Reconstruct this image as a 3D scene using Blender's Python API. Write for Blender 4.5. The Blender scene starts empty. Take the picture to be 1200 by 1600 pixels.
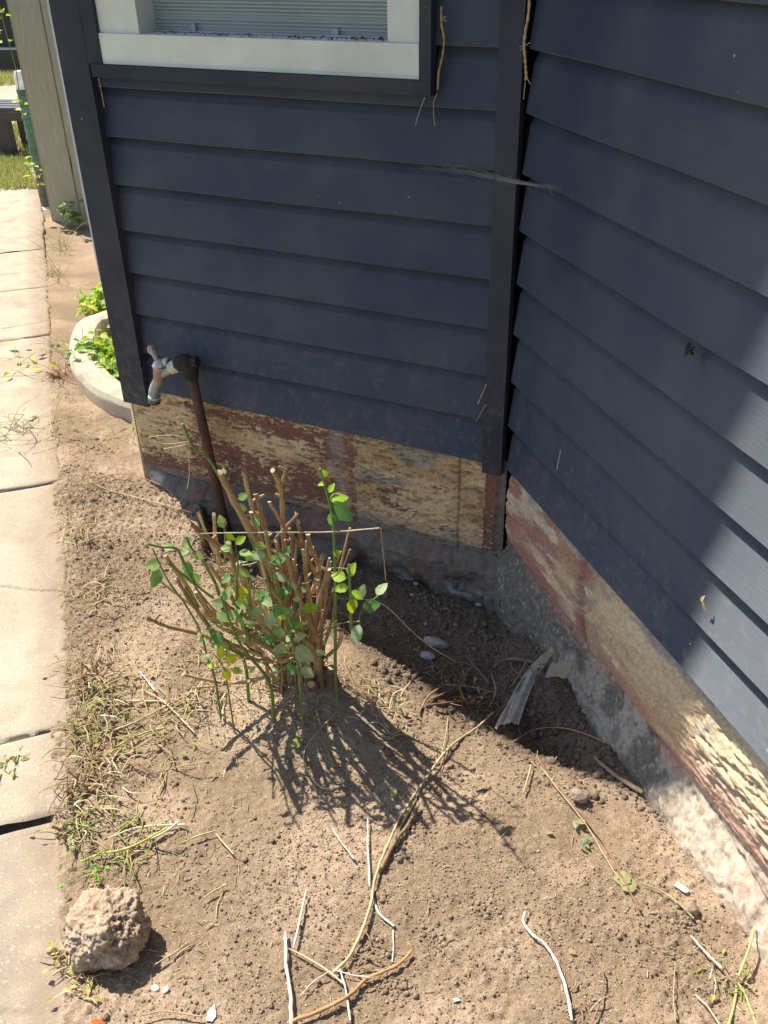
import bpy, math, random
import numpy as np
from mathutils import Vector, Matrix, noise as mnoise

# ------------------------------------------------------------------ camera, world, sun, exposure
scn = bpy.context.scene
RM = np.array([[0.8950803118923766, 0.44539555740187614, -0.02130804329929202],
               [0.22344017287171059, -0.4893604522896712, -0.842971433016445],
               [-0.38588304498854636, 0.7497660603023756, -0.5375361666054174]])
CAM = np.array([0.7556143535069658, -2.227478447129709, 1.7414447495008694])
FPX = 1466.5913890589748
cd = bpy.data.cameras.new('camera')
cam = bpy.data.objects.new('camera', cd)
scn.collection.objects.link(cam)
cam.matrix_world = Matrix([[RM[0][i], -RM[1][i], -RM[2][i], CAM[i]] for i in range(3)] + [[0, 0, 0, 1]])
cd.sensor_fit = 'VERTICAL'; cd.sensor_height = 24.0; cd.lens = FPX / 1600 * 24.0
cd.clip_start = 0.02; cd.clip_end = 500
scn.camera = cam

SUN_AZ = math.radians(-17.5)      # direction the light travels, on plan
SUN_EL = math.radians(53)
w = bpy.data.worlds.new('World'); scn.world = w; w.use_nodes = True
wt = w.node_tree; bgn = wt.nodes['Background']
sky = wt.nodes.new('ShaderNodeTexSky'); sky.sky_type = 'NISHITA'; sky.sun_disc = False
sky.sun_elevation = SUN_EL
sky.sun_rotation = math.atan2(-math.cos(SUN_AZ), -math.sin(SUN_AZ))
wt.links.new(sky.outputs[0], bgn.inputs[0]); bgn.inputs[1].default_value = 0.11
ld = bpy.data.lights.new('sun', 'SUN'); ld.energy = 4.7; ld.angle = math.radians(0.53); ld.color = (1.0, 0.93, 0.82)
sun = bpy.data.objects.new('sun', ld); scn.collection.objects.link(sun)
sdir = Vector((math.cos(SUN_AZ) * math.cos(SUN_EL), math.sin(SUN_AZ) * math.cos(SUN_EL), -math.sin(SUN_EL)))
sun.rotation_euler = sdir.to_track_quat('-Z', 'Y').to_euler()
scn.view_settings.view_transform = 'Standard'; scn.view_settings.look = 'None'
scn.view_settings.exposure = 0.8; scn.view_settings.gamma = 1

random.seed(4); rng = np.random.default_rng(7)
COL = scn.collection

# ------------------------------------------------------------------ geometry of the place
TH = 2.3447149315921494
DB = np.array([-math.cos(TH), -math.sin(TH), 0.0])    # along wall B, away from the inside corner
NB = np.array([DB[1], -DB[0], 0.0])                   # out of wall B (and of the return wall)
NA = np.array([0, -1.0, 0])
UP = np.array([0, 0, 1.0])
XL = -1.39                                            # outer corner of the short wall
EXPO = 0.135; ZB = 0.40                               # weatherboard exposure, underside of the lowest board

def ray(px, py):
    return RM.T @ np.array([(px - 600) / FPX, (py - 800) / FPX, 1.0])
def onplane(px, py, n, o):
    d = ray(px, py); return CAM + d * ((o - n @ CAM) / (n @ d))
def gp(px, py, z=0.0):                                # a point of the ground seen in the photo
    return onplane(px, py, UP, z)
def ap(px, py, o=0.0): return onplane(px, py, NA, o)  # a point of the short wall
def bp(px, py, o=0.0): return onplane(px, py, NB, o)

RX = RM[0]; RY = RM[1]; TOC = -RM[2]
# ------------------------------------------------------------------ numpy noise
def _hash(ix, iy, seed):
    h = (ix.astype(np.int64) * 374761393 + iy.astype(np.int64) * 668265263 + seed * 1442695041) & 0xffffffff
    h = ((h ^ (h >> 13)) * 1274126177) & 0xffffffff
    h = (h ^ (h >> 16)) & 0xffffffff
    return h / 4294967295.0
def vn(x, y, seed=0):
    x = np.asarray(x, float); y = np.asarray(y, float)
    ix = np.floor(x); iy = np.floor(y); fx = x - ix; fy = y - iy
    fx = fx * fx * fx * (fx * (fx * 6 - 15) + 10); fy = fy * fy * fy * (fy * (fy * 6 - 15) + 10)
    a = _hash(ix, iy, seed); b = _hash(ix + 1, iy, seed); c = _hash(ix, iy + 1, seed); d = _hash(ix + 1, iy + 1, seed)
    return (a * (1 - fx) + b * fx) * (1 - fy) + (c * (1 - fx) + d * fx) * fy
def fbm(x, y, seed=0, octs=4, gain=.5):
    s = 0; a = 1; t = 0
    for k in range(octs):
        c, sn = math.cos(k * 1.1), math.sin(k * 1.1)
        s = s + a * vn((x * c - y * sn) * 2 ** k + 17.3 * k, (x * sn + y * c) * 2 ** k - 9.1 * k, seed + k)
        t += a; a *= gain
    return s / t
def ss(a, b, x):
    t = np.clip((x - a) / (b - a), 0, 1); return t * t * (3 - 2 * t)
def mix(a, b, t):
    t = np.asarray(t)[..., None]; return np.asarray(a) * (1 - t) + np.asarray(b) * t

# ------------------------------------------------------------------ object helpers
def tag(o, label=None, cat=None, group=None, kind=None):
    if label: o['label'] = label
    if cat: o['category'] = cat
    if group: o['group'] = group
    if kind: o['kind'] = kind
    return o
def empty(name, loc=(0, 0, 0)):
    o = bpy.data.objects.new(name, None); COL.objects.link(o); o.location = loc; o.empty_display_size = .05
    return o
def link(name, me, mat, parent=None):
    o = bpy.data.objects.new(name, me); COL.objects.link(o)
    if mat and not me.materials: me.materials.append(mat)
    if parent:
        o.parent = parent
        bpy.context.view_layer.update() if False else None
        o.matrix_parent_inverse = Matrix.Translation(-Vector(parent.location))
    return o
def grid(name, P, mat, col=None, parent=None, smooth=True):
    ny, nx = P.shape[:2]
    me = bpy.data.meshes.new(name)
    me.vertices.add(ny * nx); me.vertices.foreach_set('co', P.reshape(-1).astype(np.float32))
    i = np.arange(ny - 1)[:, None] * nx + np.arange(nx - 1)[None, :]
    q = np.stack([i, i + 1, i + nx + 1, i + nx], -1).reshape(-1, 4)
    me.loops.add(q.size); me.loops.foreach_set('vertex_index', q.reshape(-1).astype(np.int32))
    me.polygons.add(len(q)); me.polygons.foreach_set('loop_start', np.arange(0, q.size, 4, dtype=np.int32))
    me.polygons.foreach_set('loop_total', np.full(len(q), 4, np.int32))
    me.polygons.foreach_set('use_smooth', np.full(len(q), smooth))
    me.update(calc_edges=True)
    if col is not None: setcol(me, col.reshape(-1, 3))
    return link(name, me, mat, parent)
def setcol(me, c):
    at = me.color_attributes.new('Col', 'FLOAT_COLOR', 'POINT')
    a = np.ones((len(c), 4), np.float32); a[:, :3] = c
    at.data.foreach_set('color', a.reshape(-1))

class MB:
    """collects faces (with a colour per vertex) into ONE mesh"""
    def __init__(s): s.v = []; s.f = []; s.c = []; s.sm = []
    def add(s, vs, fs, col=(.5, .5, .5), smooth=True):
        b = len(s.v); s.v += [tuple(map(float, v)) for v in vs]
        s.f += [tuple(b + i for i in f) for f in fs]
        if len(col) == 3 and not hasattr(col[0], '__len__'): s.c += [tuple(col)] * len(vs)
        else: s.c += [tuple(c) for c in col]
        s.sm += [smooth] * len(fs); return s
    def box(s, lo, hi, col=(.5, .5, .5), M=None):
        x0, y0, z0 = lo; x1, y1, z1 = hi
        v = [(x0, y0, z0), (x1, y0, z0), (x1, y1, z0), (x0, y1, z0), (x0, y0, z1), (x1, y0, z1), (x1, y1, z1), (x0, y1, z1)]
        if M is not None: v = [M(*p) for p in v]
        return s.add(v, [(0, 3, 2, 1), (4, 5, 6, 7), (0, 1, 5, 4), (1, 2, 6, 5), (2, 3, 7, 6), (3, 0, 4, 7)], col, False)
    def tube(s, pts, rad, n=7, col=(.5, .5, .5), jit=0.0, cap=True, capcol=None, flat=1.0, slant=0.0):
        P = [np.array(p, float) for p in pts]; m = len(P)
        if not hasattr(rad, '__len__'): rad = [rad] * m
        T = [P[min(i + 1, m - 1)] - P[max(i - 1, 0)] for i in range(m)]
        T = [t / (np.linalg.norm(t) + 1e-9) for t in T]
        ref = np.array([0, 0, 1.0]) if abs(T[0][2]) < .8 else np.array([1.0, 0, 0])
        vs = []; cs = []; cc = col
        for i in range(m):
            a = np.cross(T[i], ref); a /= np.linalg.norm(a) + 1e-9; b = np.cross(a, T[i]); ref = b
            for k in range(n):
                t = 2 * math.pi * k / n; r = rad[i] * (1 + jit * (random.random() - .5))
                vs.append(P[i] + a * (r * math.cos(t)) + b * (r * flat * math.sin(t)))
                if hasattr(cc[0], '__len__'): cs.append(cc[i])
                else:
                    if k == 0: rj = 1 + .3 * (random.random() - .5) if jit else 1
                    j = rj * (1 + .15 * (random.random() - .5)) if jit else 1
                    cs.append((cc[0] * j, cc[1] * j, cc[2] * j))
        if slant:
            ph = random.uniform(0, 6.28)
            for k in range(n): vs[k] = vs[k] + T[0] * (rad[0] * slant * (math.cos(2 * math.pi * k / n + ph) + random.uniform(-.35, .35)))
        fs = [(i * n + k, i * n + (k + 1) % n, (i + 1) * n + (k + 1) % n, (i + 1) * n + k) for i in range(m - 1) for k in range(n)]
        s.add(vs, fs, cs)
        if cap:
            for i, rev in ((0, True), (m - 1, False)):
                ring = vs[i * n:(i + 1) * n]
                s.add(ring, [tuple(reversed(range(n))) if rev else tuple(range(n))], capcol or cs[i * n], False)
        return s
    def build(s, name, mat, parent=None, col=True):
        me = bpy.data.meshes.new(name); me.from_pydata(s.v, [], s.f); me.update()
        me.polygons.foreach_set('use_smooth', s.sm)
        if col: setcol(me, np.array(s.c, np.float32))
        return link(name, me, mat, parent)

def spline(pts, n=6):
    """Catmull-Rom through pts"""
    P = [np.array(p, float) for p in pts]
    if len(P) < 3:
        return [P[0] + (P[-1] - P[0]) * t for t in np.linspace(0, 1, n + 1)]
    Q = [2 * P[0] - P[1]] + P + [2 * P[-1] - P[-2]]; out = []
    for i in range(1, len(Q) - 2):
        for t in np.linspace(0, 1, n, endpoint=False):
            a, b, c, d = Q[i - 1:i + 3]
            out.append(.5 * ((2 * b) + (-a + c) * t + (2 * a - 5 * b + 4 * c - d) * t * t + (-a + 3 * b - 3 * c + d) * t ** 3))
    return out + [P[-1]]

# ------------------------------------------------------------------ materials
def newmat(name):
    m = bpy.data.materials.new(name); m.use_nodes = True
    nt = m.node_tree; return m, nt, nt.nodes['Principled BSDF']
def N(nt, t, **kw):
    n = nt.nodes.new('ShaderNode' + t)
    for k, v in kw.items():
        if k.startswith('_'): setattr(n, k[1:], v)
        else:
            key = int(k[1:]) if k[0] == 'i' and k[1:].isdigit() else k
            n.inputs[key].default_value = v
    return n
def vmat(name, rough=.9, spec=.3, nscale=120, namp=.25, bump=.3, bdist=.002, bscale=300, metal=0, stretch=None, transl=0, coat=0, speck=None):
    """colour attribute x fine noise, with a fine bump"""
    m, nt, b = newmat(name); L = nt.links.new
    at = N(nt, 'Attribute'); at.attribute_name = 'Col'
    tc = N(nt, 'TexCoord'); src = tc.outputs['Object']
    if stretch:
        mp = N(nt, 'Mapping'); mp.inputs['Scale'].default_value = stretch; L(src, mp.inputs[0]); src = mp.outputs[0]
    n1 = N(nt, 'TexNoise', Scale=nscale, Detail=4.0, Roughness=.6); L(src, n1.inputs['Vector'])
    mr = N(nt, 'MapRange', i1=.25, i2=.75, i3=1 - namp, i4=1 + namp); L(n1.outputs[0], mr.inputs[0])
    mx = N(nt, 'VectorMath', _operation='SCALE'); L(at.outputs['Color'], mx.inputs[0]); L(mr.outputs[0], mx.inputs['Scale'])
    csrc = mx.outputs[0]
    for sc_, lo_, hi_, cc_, am_ in (speck or []):
        ns = N(nt, 'TexNoise', Scale=sc_, Detail=2.0, Roughness=.5); L(src, ns.inputs['Vector'])
        ms_ = N(nt, 'MapRange', i1=lo_, i2=hi_, i3=0.0, i4=am_); L(ns.outputs[0], ms_.inputs[0])
        mc_ = N(nt, 'MixRGB'); L(ms_.outputs[0], mc_.inputs[0]); L(csrc, mc_.inputs[1]); mc_.inputs[2].default_value = (*cc_, 1); csrc = mc_.outputs[0]
    L(csrc, b.inputs['Base Color'])
    n2 = N(nt, 'TexNoise', Scale=bscale, Detail=3.0, Roughness=.65); L(src, n2.inputs['Vector'])
    bm = N(nt, 'Bump', Strength=bump, Distance=bdist); L(n2.outputs[0], bm.inputs['Height']); L(bm.outputs[0], b.inputs['Normal'])
    b.inputs['Roughness'].default_value = rough; b.inputs['Specular IOR Level'].default_value = spec
    b.inputs['Metallic'].default_value = metal
    if transl:
        out = nt.nodes['Material Output']; tr = N(nt, 'BsdfTranslucent')
        hs = N(nt, 'HueSaturation', Saturation=1.15, Value=1.7); hs.inputs['Hue'].default_value = .485
        L(mx.outputs[0], hs.inputs['Color']); L(hs.outputs[0], tr.inputs[0])
        ms = N(nt, 'MixShader'); ms.inputs[0].default_value = transl; L(b.outputs[0], ms.inputs[1]); L(tr.outputs[0], ms.inputs[2]); L(ms.outputs[0], out.inputs[0])
    return m
M_SOIL = vmat('soil_earth', .97, .12, 200, .30, .75, .004, 330, speck=[(330, .59, .66, (.10, .07, .05), .65), (210, .61, .67, (.56, .46, .36), .5)])
M_STONE = vmat('weathered_stone', .95, .2, 110, .25, .6, .003, 220)
M_WOOD = vmat('dry_stem', .8, .25, 150, .25, .35, .001, 500)
M_LEAF = vmat('leaf', .55, .3, 90, .15, .3, .0006, 700, transl=.38)
M_GRASS = vmat('grass_blade', .6, .3, 90, .2, .1, .0005, 700, transl=.25)
M_PATH = vmat('path_concrete', .93, .2, 240, .16, .5, .0025, 420, speck=[(260, .61, .67, (.20, .15, .11), .6), (120, .63, .68, (.62, .56, .48), .4), (9, .52, .68, (.30, .23, .165), .45)])
M_TIMBER = vmat('fence_timber', .85, .2, 14, .22, .35, .003, 60, stretch=(12, 12, .8))
M_METAL = vmat('aged_brass', .5, .5, 130, .35, .4, .001, 300, metal=.25)
M_RUST = vmat('rusty_iron', .85, .3, 70, .4, .6, .002, 240)
M_PLAIN = vmat('plain', .7, .3, 80, .1, .1, .001, 300)
M_DARK = vmat('dark_plastic', .4, .4, 80, .1, .1, .001, 300)

TAX = 2
def paint(name, base, rough, spec, grain, scale, streak=(1, 1, 30), coat=0, specks=True, sheen=0, aniso=0):
    """painted board: long wood-grain relief, faint dust, sparse pale flecks"""
    m, nt, b = newmat(name); L = nt.links.new
    tc = N(nt, 'TexCoord')
    mp = N(nt, 'Mapping'); mp.inputs['Scale'].default_value = streak; L(tc.outputs['Object'], mp.inputs[0])
    g = N(nt, 'TexNoise', Scale=scale, Detail=5.0, Roughness=.7, Distortion=.4); L(mp.outputs[0], g.inputs['Vector'])
    bm = N(nt, 'Bump', Strength=grain, Distance=.0016); L(g.outputs[0], bm.inputs['Height']); L(bm.outputs[0], b.inputs['Normal'])
    d = N(nt, 'TexNoise', Scale=3.0, Detail=6.0, Roughness=.65); L(tc.outputs['Object'], d.inputs['Vector'])
    mr = N(nt, 'MapRange', i1=.40, i2=.72, i3=0.0, i4=.30); L(d.outputs[0], mr.inputs[0])
    c1 = N(nt, 'MixRGB'); c1.inputs[1].default_value = (*base, 1); c1.inputs[2].default_value = (.16, .15, .14, 1); L(mr.outputs[0], c1.inputs[0])
    src = c1.outputs[0]
    if specks:
        sz = N(nt, 'SeparateXYZ'); L(tc.outputs['Object'], sz.inputs[0])
        sp = N(nt, 'MapRange', i1=.40, i2=.85, i3=.55, i4=.0); L(sz.outputs[2], sp.inputs[0])
        sn = N(nt, 'TexNoise', Scale=38.0, Detail=6.0, Roughness=.75); L(tc.outputs['Object'], sn.inputs['Vector'])
        sm = N(nt, 'MapRange', i1=.50, i2=.68, i3=.0, i4=1.0); L(sn.outputs[0], sm.inputs[0])
        sx = N(nt, 'Math', _operation='MULTIPLY'); L(sp.outputs[0], sx.inputs[0]); L(sm.outputs[0], sx.inputs[1])
        c3 = N(nt, 'MixRGB'); L(sx.outputs[0], c3.inputs[0]); L(src, c3.inputs[1]); c3.inputs[2].default_value = (.17, .15, .13, 1); src = c3.outputs[0]
        v = N(nt, 'TexVoronoi', Scale=30.0); L(tc.outputs['Object'], v.inputs['Vector'])
        sep = N(nt, 'SeparateColor'); L(v.outputs['Color'], sep.inputs[0])
        th = N(nt, 'MapRange', i1=.62, i2=1.0, i3=0.0, i4=.16); L(sep.outputs[0], th.inputs[0])
        n5 = N(nt, 'TexNoise', Scale=260.0, Detail=2.0); L(tc.outputs['Object'], n5.inputs['Vector'])
        ad = N(nt, 'Math', _operation='MULTIPLY_ADD'); L(n5.outputs[0], ad.inputs[0]); ad.inputs[1].default_value = .14; L(v.outputs['Distance'], ad.inputs[2])
        lt = N(nt, 'Math', _operation='LESS_THAN'); L(ad.outputs[0], lt.inputs[0]); L(th.outputs[0], lt.inputs[1])
        sc = N(nt, 'Math', _operation='MULTIPLY'); L(lt.outputs[0], sc.inputs[0]); sc.inputs[1].default_value = .55
        c2 = N(nt, 'MixRGB'); L(sc.outputs[0], c2.inputs[0]); L(src, c2.inputs[1]); c2.inputs[2].default_value = (.5, .48, .42, 1); src = c2.outputs[0]
    L(src, b.inputs['Base Color'])
    if aniso:       # fine horizontal wood grain pressed into the paint: sheen spreads across the grain
        cx_ = N(nt, 'CombineXYZ'); cx_.inputs[TAX].default_value = 1
        vt = N(nt, 'VectorTransform', _vector_type='VECTOR', _convert_from='OBJECT', _convert_to='WORLD'); L(cx_.outputs[0], vt.inputs[0]); L(vt.outputs[0], b.inputs['Tangent'])
        b.inputs['Anisotropic'].default_value = aniso; b.inputs['Specular Tint'].default_value = (.78, .90, 1.0, 1)
    b.inputs['Sheen Weight'].default_value = sheen; b.inputs['Sheen Roughness'].default_value = .45; b.inputs['Sheen Tint'].default_value = (.75, .85, 1, 1)
    rr = N(nt, 'MapRange', i1=.3, i2=.7, i3=rough - .06, i4=rough + .1); L(d.outputs[0], rr.inputs[0]); L(rr.outputs[0], b.inputs['Roughness'])
    b.inputs['Specular IOR Level'].default_value = spec
    return m
M_NAVY = paint('navy_weatherboard', (.037, .044, .070), .6, .7, .8, 9, aniso=1.0)
M_EDGE = paint('pale_board_edge', (.12, .115, .12), .8, .1, .6, 9)  # paler strip along the lower edge of each board
M_TRIM = paint('charcoal_trim', (.040, .043, .056), .6, .15, .15, 8, streak=(25, 25, 1))
M_CREAM = paint('cream_paint', (.80, .78, .68), .5, .4, .15, 8)
M_ALU = paint('aluminium', (.42, .43, .41), .4, .6, .1, 30, specks=False)
M_BLACK = paint('dark_interior', (.012, .012, .013), .3, .5, .05, 20, specks=False)

# ------------------------------------------------------------------ ground
def seg(x, y, a, b):
    """signed distance (left positive) and along-parameter to the line a->b"""
    d = np.array(b, float) - np.array(a, float); Ln = np.linalg.norm(d); d /= Ln
    return -(x - a[0]) * d[1] + (y - a[1]) * d[0], ((x - a[0]) * d[0] + (y - a[1]) * d[1]) / Ln
def hbase(x, y):
    h = .010 * (fbm(x * 3.2, y * 3.2, 3) - .5) * 2 + .005 * (fbm(x * 14, y * 14, 9, 3) - .5) * 2
    # the soil dug out along the short wall, from just left of the pipe to the inside corner
    dl, _ = seg(x, y, (-1.09, -.05), (-.93, -.27))
    dn, _ = seg(x, y, (-.95, -.27), (.30, -.60))
    wob = .03 * (fbm(x * 9, y * 9, 31, 3) - .5)
    pit = ss(-.005, .035, dl + wob) * ss(-.07, .16, dn + wob) * (1 - ss(.0, .5, y))
    h = h - .10 * pit * (1 - .8 * ss(-.13, -.0, -(x * NB[0] + y * NB[1]) + 0 * x) * ss(.0, .3, x))
    # hole against the long wall's footing, loose soil thrown up beside it
    r = np.hypot((x - .37) * 1.0, (y + .46) * 1.0)
    h = h - .045 * (1 - ss(.03, .16, r + wob))
    h = h - .02 * np.exp(-(((x - .2) / .2) ** 2 + ((y + .60) / .14) ** 2)) + .012 * np.exp(-(((x - .47) / .1) ** 2 + ((y + .72) / .05) ** 2))
    # mound round the shrub
    h = h + .030 * np.exp(-(((x + .24) / .2) ** 2 + ((y + .66) / .13) ** 2)) + .025 * np.exp(-(((x + .26) / .08) ** 2 + ((y + .67) / .06) ** 2)) - .055 * np.exp(-(((x - .06) / .17) ** 2 + ((y + .52) / .10) ** 2))
    # the strip under the path is a little lower
    v = x * .714 + y * .700
    u = x * .700 - y * .714
    h = h + .026 * (1 - ss(-1.25, -1.10, v)) * (1 - .5 * ss(.40, .6, u)) - .035 * (1 - ss(-1.32, -1.288, v + .035 * ss(.15, .25, u)))
    return h
PEB = None
def hfine(x, y):
    a = fbm(x * 45, y * 45, 51, 3); b = fbm(x * 110, y * 110, 71, 2)
    lump = np.maximum(0, fbm(x * 70, y * 70, 91, 4, .65) - .56) * .030
    rough = .55 + .9 * ss(.35, .65, fbm(x * 2.5, y * 2.5, 15, 2))
    return ((a - .5) * .006 + (b - .5) * .0065) * rough + lump * rough
def gz(x, y): return float(hbase(np.array([x]), np.array([y]))[0] + hfine(np.array([x]), np.array([y]))[0])
def gg(px, py, lift=0.0):
    """ground point under a pixel, on the real relief"""
    z = 0.0
    for _ in range(4):
        p = gp(px, py, z); z = gz(p[0], p[1])
    return np.array([p[0], p[1], z + lift])

def axis(lo, hi, step, far, grow=1.045):
    core = list(np.arange(lo, hi + step * .5, step)); s = step; a = core[0]; pre = []
    while a > -far: s = min(s * grow, 12); a -= s; pre.append(a)
    s = step; b = core[-1]; post = []
    while b < far: s = min(s * grow, 12); b += s; post.append(b)
    return np.array(pre[::-1] + core + post)
gx = axis(-1.75, 1.25, .0042, 70); gy = axis(-2.0, .05, .0042, 70)
X, Y = np.meshgrid(gx, gy)
fade = np.exp(-np.maximum(0, np.hypot(X + .3, Y + .9) - 3.5) / 2)
Z = hbase(X, Y) + hfine(X, Y) * fade
t1 = fbm(X * 5, Y * 5, 201, 5); t2 = fbm(X * 60, Y * 60, 231, 3)
SO = mix((.272, .197, .128), (.405, .302, .205), ss(.32, .68, t1)); SO = SO * (0.82 + .36 * t2)[..., None]
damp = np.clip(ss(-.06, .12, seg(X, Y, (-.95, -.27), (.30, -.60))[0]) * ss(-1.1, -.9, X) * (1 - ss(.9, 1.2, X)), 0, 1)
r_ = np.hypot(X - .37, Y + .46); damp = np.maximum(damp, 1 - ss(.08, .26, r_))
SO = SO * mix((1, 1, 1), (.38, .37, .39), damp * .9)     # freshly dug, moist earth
far = ss(2.6, 4.2, np.hypot(X + .2, (Y + .6)) - .8 * (Y > 0) * 6) * (fbm(X * 1.5, Y * 1.5, 260, 3) * .6 + .7)
SO = mix(SO, np.array((.085, .115, .035)) * (.6 + .8 * fbm(X * 3, Y * 3, 261, 3))[..., None], np.clip(far, 0, 1))   # unseen dark lawn farther off, added to cut bounced light
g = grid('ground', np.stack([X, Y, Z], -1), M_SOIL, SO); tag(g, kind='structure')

# crumbs and small clods lying on the soil
def ico():
    t = (1 + 5 ** .5) / 2
    v = [(-1, t, 0), (1, t, 0), (-1, -t, 0), (1, -t, 0), (0, -1, t), (0, 1, t), (0, -1, -t), (0, 1, -t), (t, 0, -1), (t, 0, 1), (-t, 0, -1), (-t, 0, 1)]
    f = [(0, 11, 5), (0, 5, 1), (0, 1, 7), (0, 7, 10), (0, 10, 11), (1, 5, 9), (5, 11, 4), (11, 10, 2), (10, 7, 6), (7, 1, 8), (3, 9, 4), (3, 4, 2), (3, 2, 6), (3, 6, 8), (3, 8, 9), (4, 9, 5), (2, 4, 11), (6, 2, 10), (8, 6, 7), (9, 8, 1)]
    return np.array(v) / math.hypot(1, t), np.array(f)
IV, IF = ico()
def crumbs(name, xs, ys, rs, cols, mat, seed=0):
    r2 = np.random.default_rng(seed); n = len(xs)
    zs = hbase(xs, ys) + hfine(xs, ys)
    V = IV[None] * (1 + .35 * (r2.random((n, 12, 1)) - .5)) * rs[:, None, None] * (1 + .5 * (r2.random((n, 1, 3)) - .5)) * np.array([1, 1, .8])
    V = V + np.stack([xs, ys, zs + rs * .25], -1)[:, None]
    F = IF[None] + (np.arange(n) * 12)[:, None, None]
    me = bpy.data.meshes.new(name); me.vertices.add(n * 12); me.vertices.foreach_set('co', V.reshape(-1).astype(np.float32))
    fl = F.reshape(-1); me.loops.add(len(fl)); me.loops.foreach_set('vertex_index', fl.astype(np.int32))
    me.polygons.add(len(fl) // 3); me.polygons.foreach_set('loop_start', np.arange(0, len(fl), 3, dtype=np.int32)); me.polygons.foreach_set('loop_total', np.full(len(fl) // 3, 3, np.int32))
    me.update(calc_edges=True); setcol(me, np.repeat(cols, 12, 0)); return link(name, me, mat)
def scatter(n, x0, x1, y0, y1, seed):
    r2 = np.random.default_rng(seed); x = r2.uniform(x0, x1, n * 3); y = r2.uniform(y0, y1, n * 3)
    dens = fbm(x * 4, y * 4, seed, 3); v = x * .714 + y * .7
    side = (x * NB[0] + y * NB[1])
    k = (r2.random(n * 3) < ss(.3, .7, dens)) & (v > -1.26) & ((x > XL) | (v > -1.26)) & (y < .0) & (side > 0.0)
    return x[k][:n], y[k][:n], r2
xs, ys, r2 = scatter(16000, -1.7, 1.25, -2.0, .0, 11)
rs = np.clip(r2.lognormal(math.log(.0016), .5, len(xs)), .0008, .008)
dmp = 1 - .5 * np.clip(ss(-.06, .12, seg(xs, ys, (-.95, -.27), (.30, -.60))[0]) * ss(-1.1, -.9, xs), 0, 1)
cs = np.array([(.32, .242, .172)]) * r2.uniform(.7, 1.15, (len(xs), 1)) * dmp[:, None]
xs2, ys2, r2 = scatter(60000, -1.7, 1.25, -2.0, .0, 12)
rs2 = np.clip(r2.lognormal(math.log(.0012), .45, len(xs2)), .0006, .004)
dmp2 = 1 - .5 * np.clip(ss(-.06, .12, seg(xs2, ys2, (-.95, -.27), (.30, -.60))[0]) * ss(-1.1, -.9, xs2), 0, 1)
cs2 = np.array([(.385, .290, .203)]) * r2.uniform(.6, 1.25, (len(xs2), 1)) * dmp2[:, None]
xs3 = rng.uniform(-1.0, .75, 9000); ys3 = rng.uniform(-.9, -.02, 9000)
in3 = (np.exp(-(np.maximum(0, -seg(xs3, ys3, (-.95, -.27), (.30, -.62))[0]) / .04) ** 2) > rng.random(9000)) & (xs3 * NB[0] + ys3 * NB[1] > .0) & (fbm(xs3 * 8, ys3 * 8, 77, 3) > .46)
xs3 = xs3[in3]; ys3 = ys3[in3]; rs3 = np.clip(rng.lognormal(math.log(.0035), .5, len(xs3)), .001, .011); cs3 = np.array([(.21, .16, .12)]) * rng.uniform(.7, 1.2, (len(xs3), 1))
cl_ = [(640, 1290, .022), (622, 1335, .014), (700, 1210, .018), (678, 1232, .016), (655, 1180, .02), (590, 1400, .012), (585, 1480, .02), (620, 1545, .02), (765, 1425, .016), (680, 1470, .02), (150, 850, .03), (262, 862, .016), (220, 930, .03), (905, 1250, .03), (850, 1215, .03), (1075, 1440, .02), (170, 780, .04), (300, 700, .03), (150, 700, .04)]
for cx_, cy_, cr_ in cl_:
    g_ = gp(cx_, cy_); m_ = 70; xs3 = np.concatenate([xs3, rng.normal(g_[0], cr_, m_)]); ys3 = np.concatenate([ys3, rng.normal(g_[1], cr_ * .7, m_)])
    rs3 = np.concatenate([rs3, np.clip(rng.lognormal(math.log(.0026), .5, m_), .001, .008)]); cs3 = np.concatenate([cs3, np.array([(.33, .25, .17)]) * rng.uniform(.7, 1.15, (m_, 1))])
for cx_, cy_, cr_ in [(880, 1105, .03), (912, 1150, .035), (858, 1165, .03), (940, 1195, .03), (845, 1100, .02), (800, 1085, .03), (650, 1035, .03), (610, 1050, .02)]:
    g_ = gp(cx_, cy_, -.03); m_ = 26; xs3 = np.concatenate([xs3, rng.normal(g_[0], cr_, m_)]); ys3 = np.concatenate([ys3, rng.normal(g_[1], cr_, m_)])
    rs3 = np.concatenate([rs3, np.clip(rng.lognormal(math.log(.0055), .5, m_), .002, .015)]); cs3 = np.concatenate([cs3, np.array([(.19, .14, .10)]) * rng.uniform(.6, 1.3, (m_, 1))])
xs = np.concatenate([xs, xs3]); ys = np.concatenate([ys, ys3]); rs = np.concatenate([rs, rs3]); cs = np.concatenate([cs, cs3])
tag(crumbs('soil_crumbs', np.concatenate([xs, xs2]), np.concatenate([ys, ys2]), np.concatenate([rs, rs2]), np.concatenate([cs, cs2]), M_SOIL, 5), kind='stuff')

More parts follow.
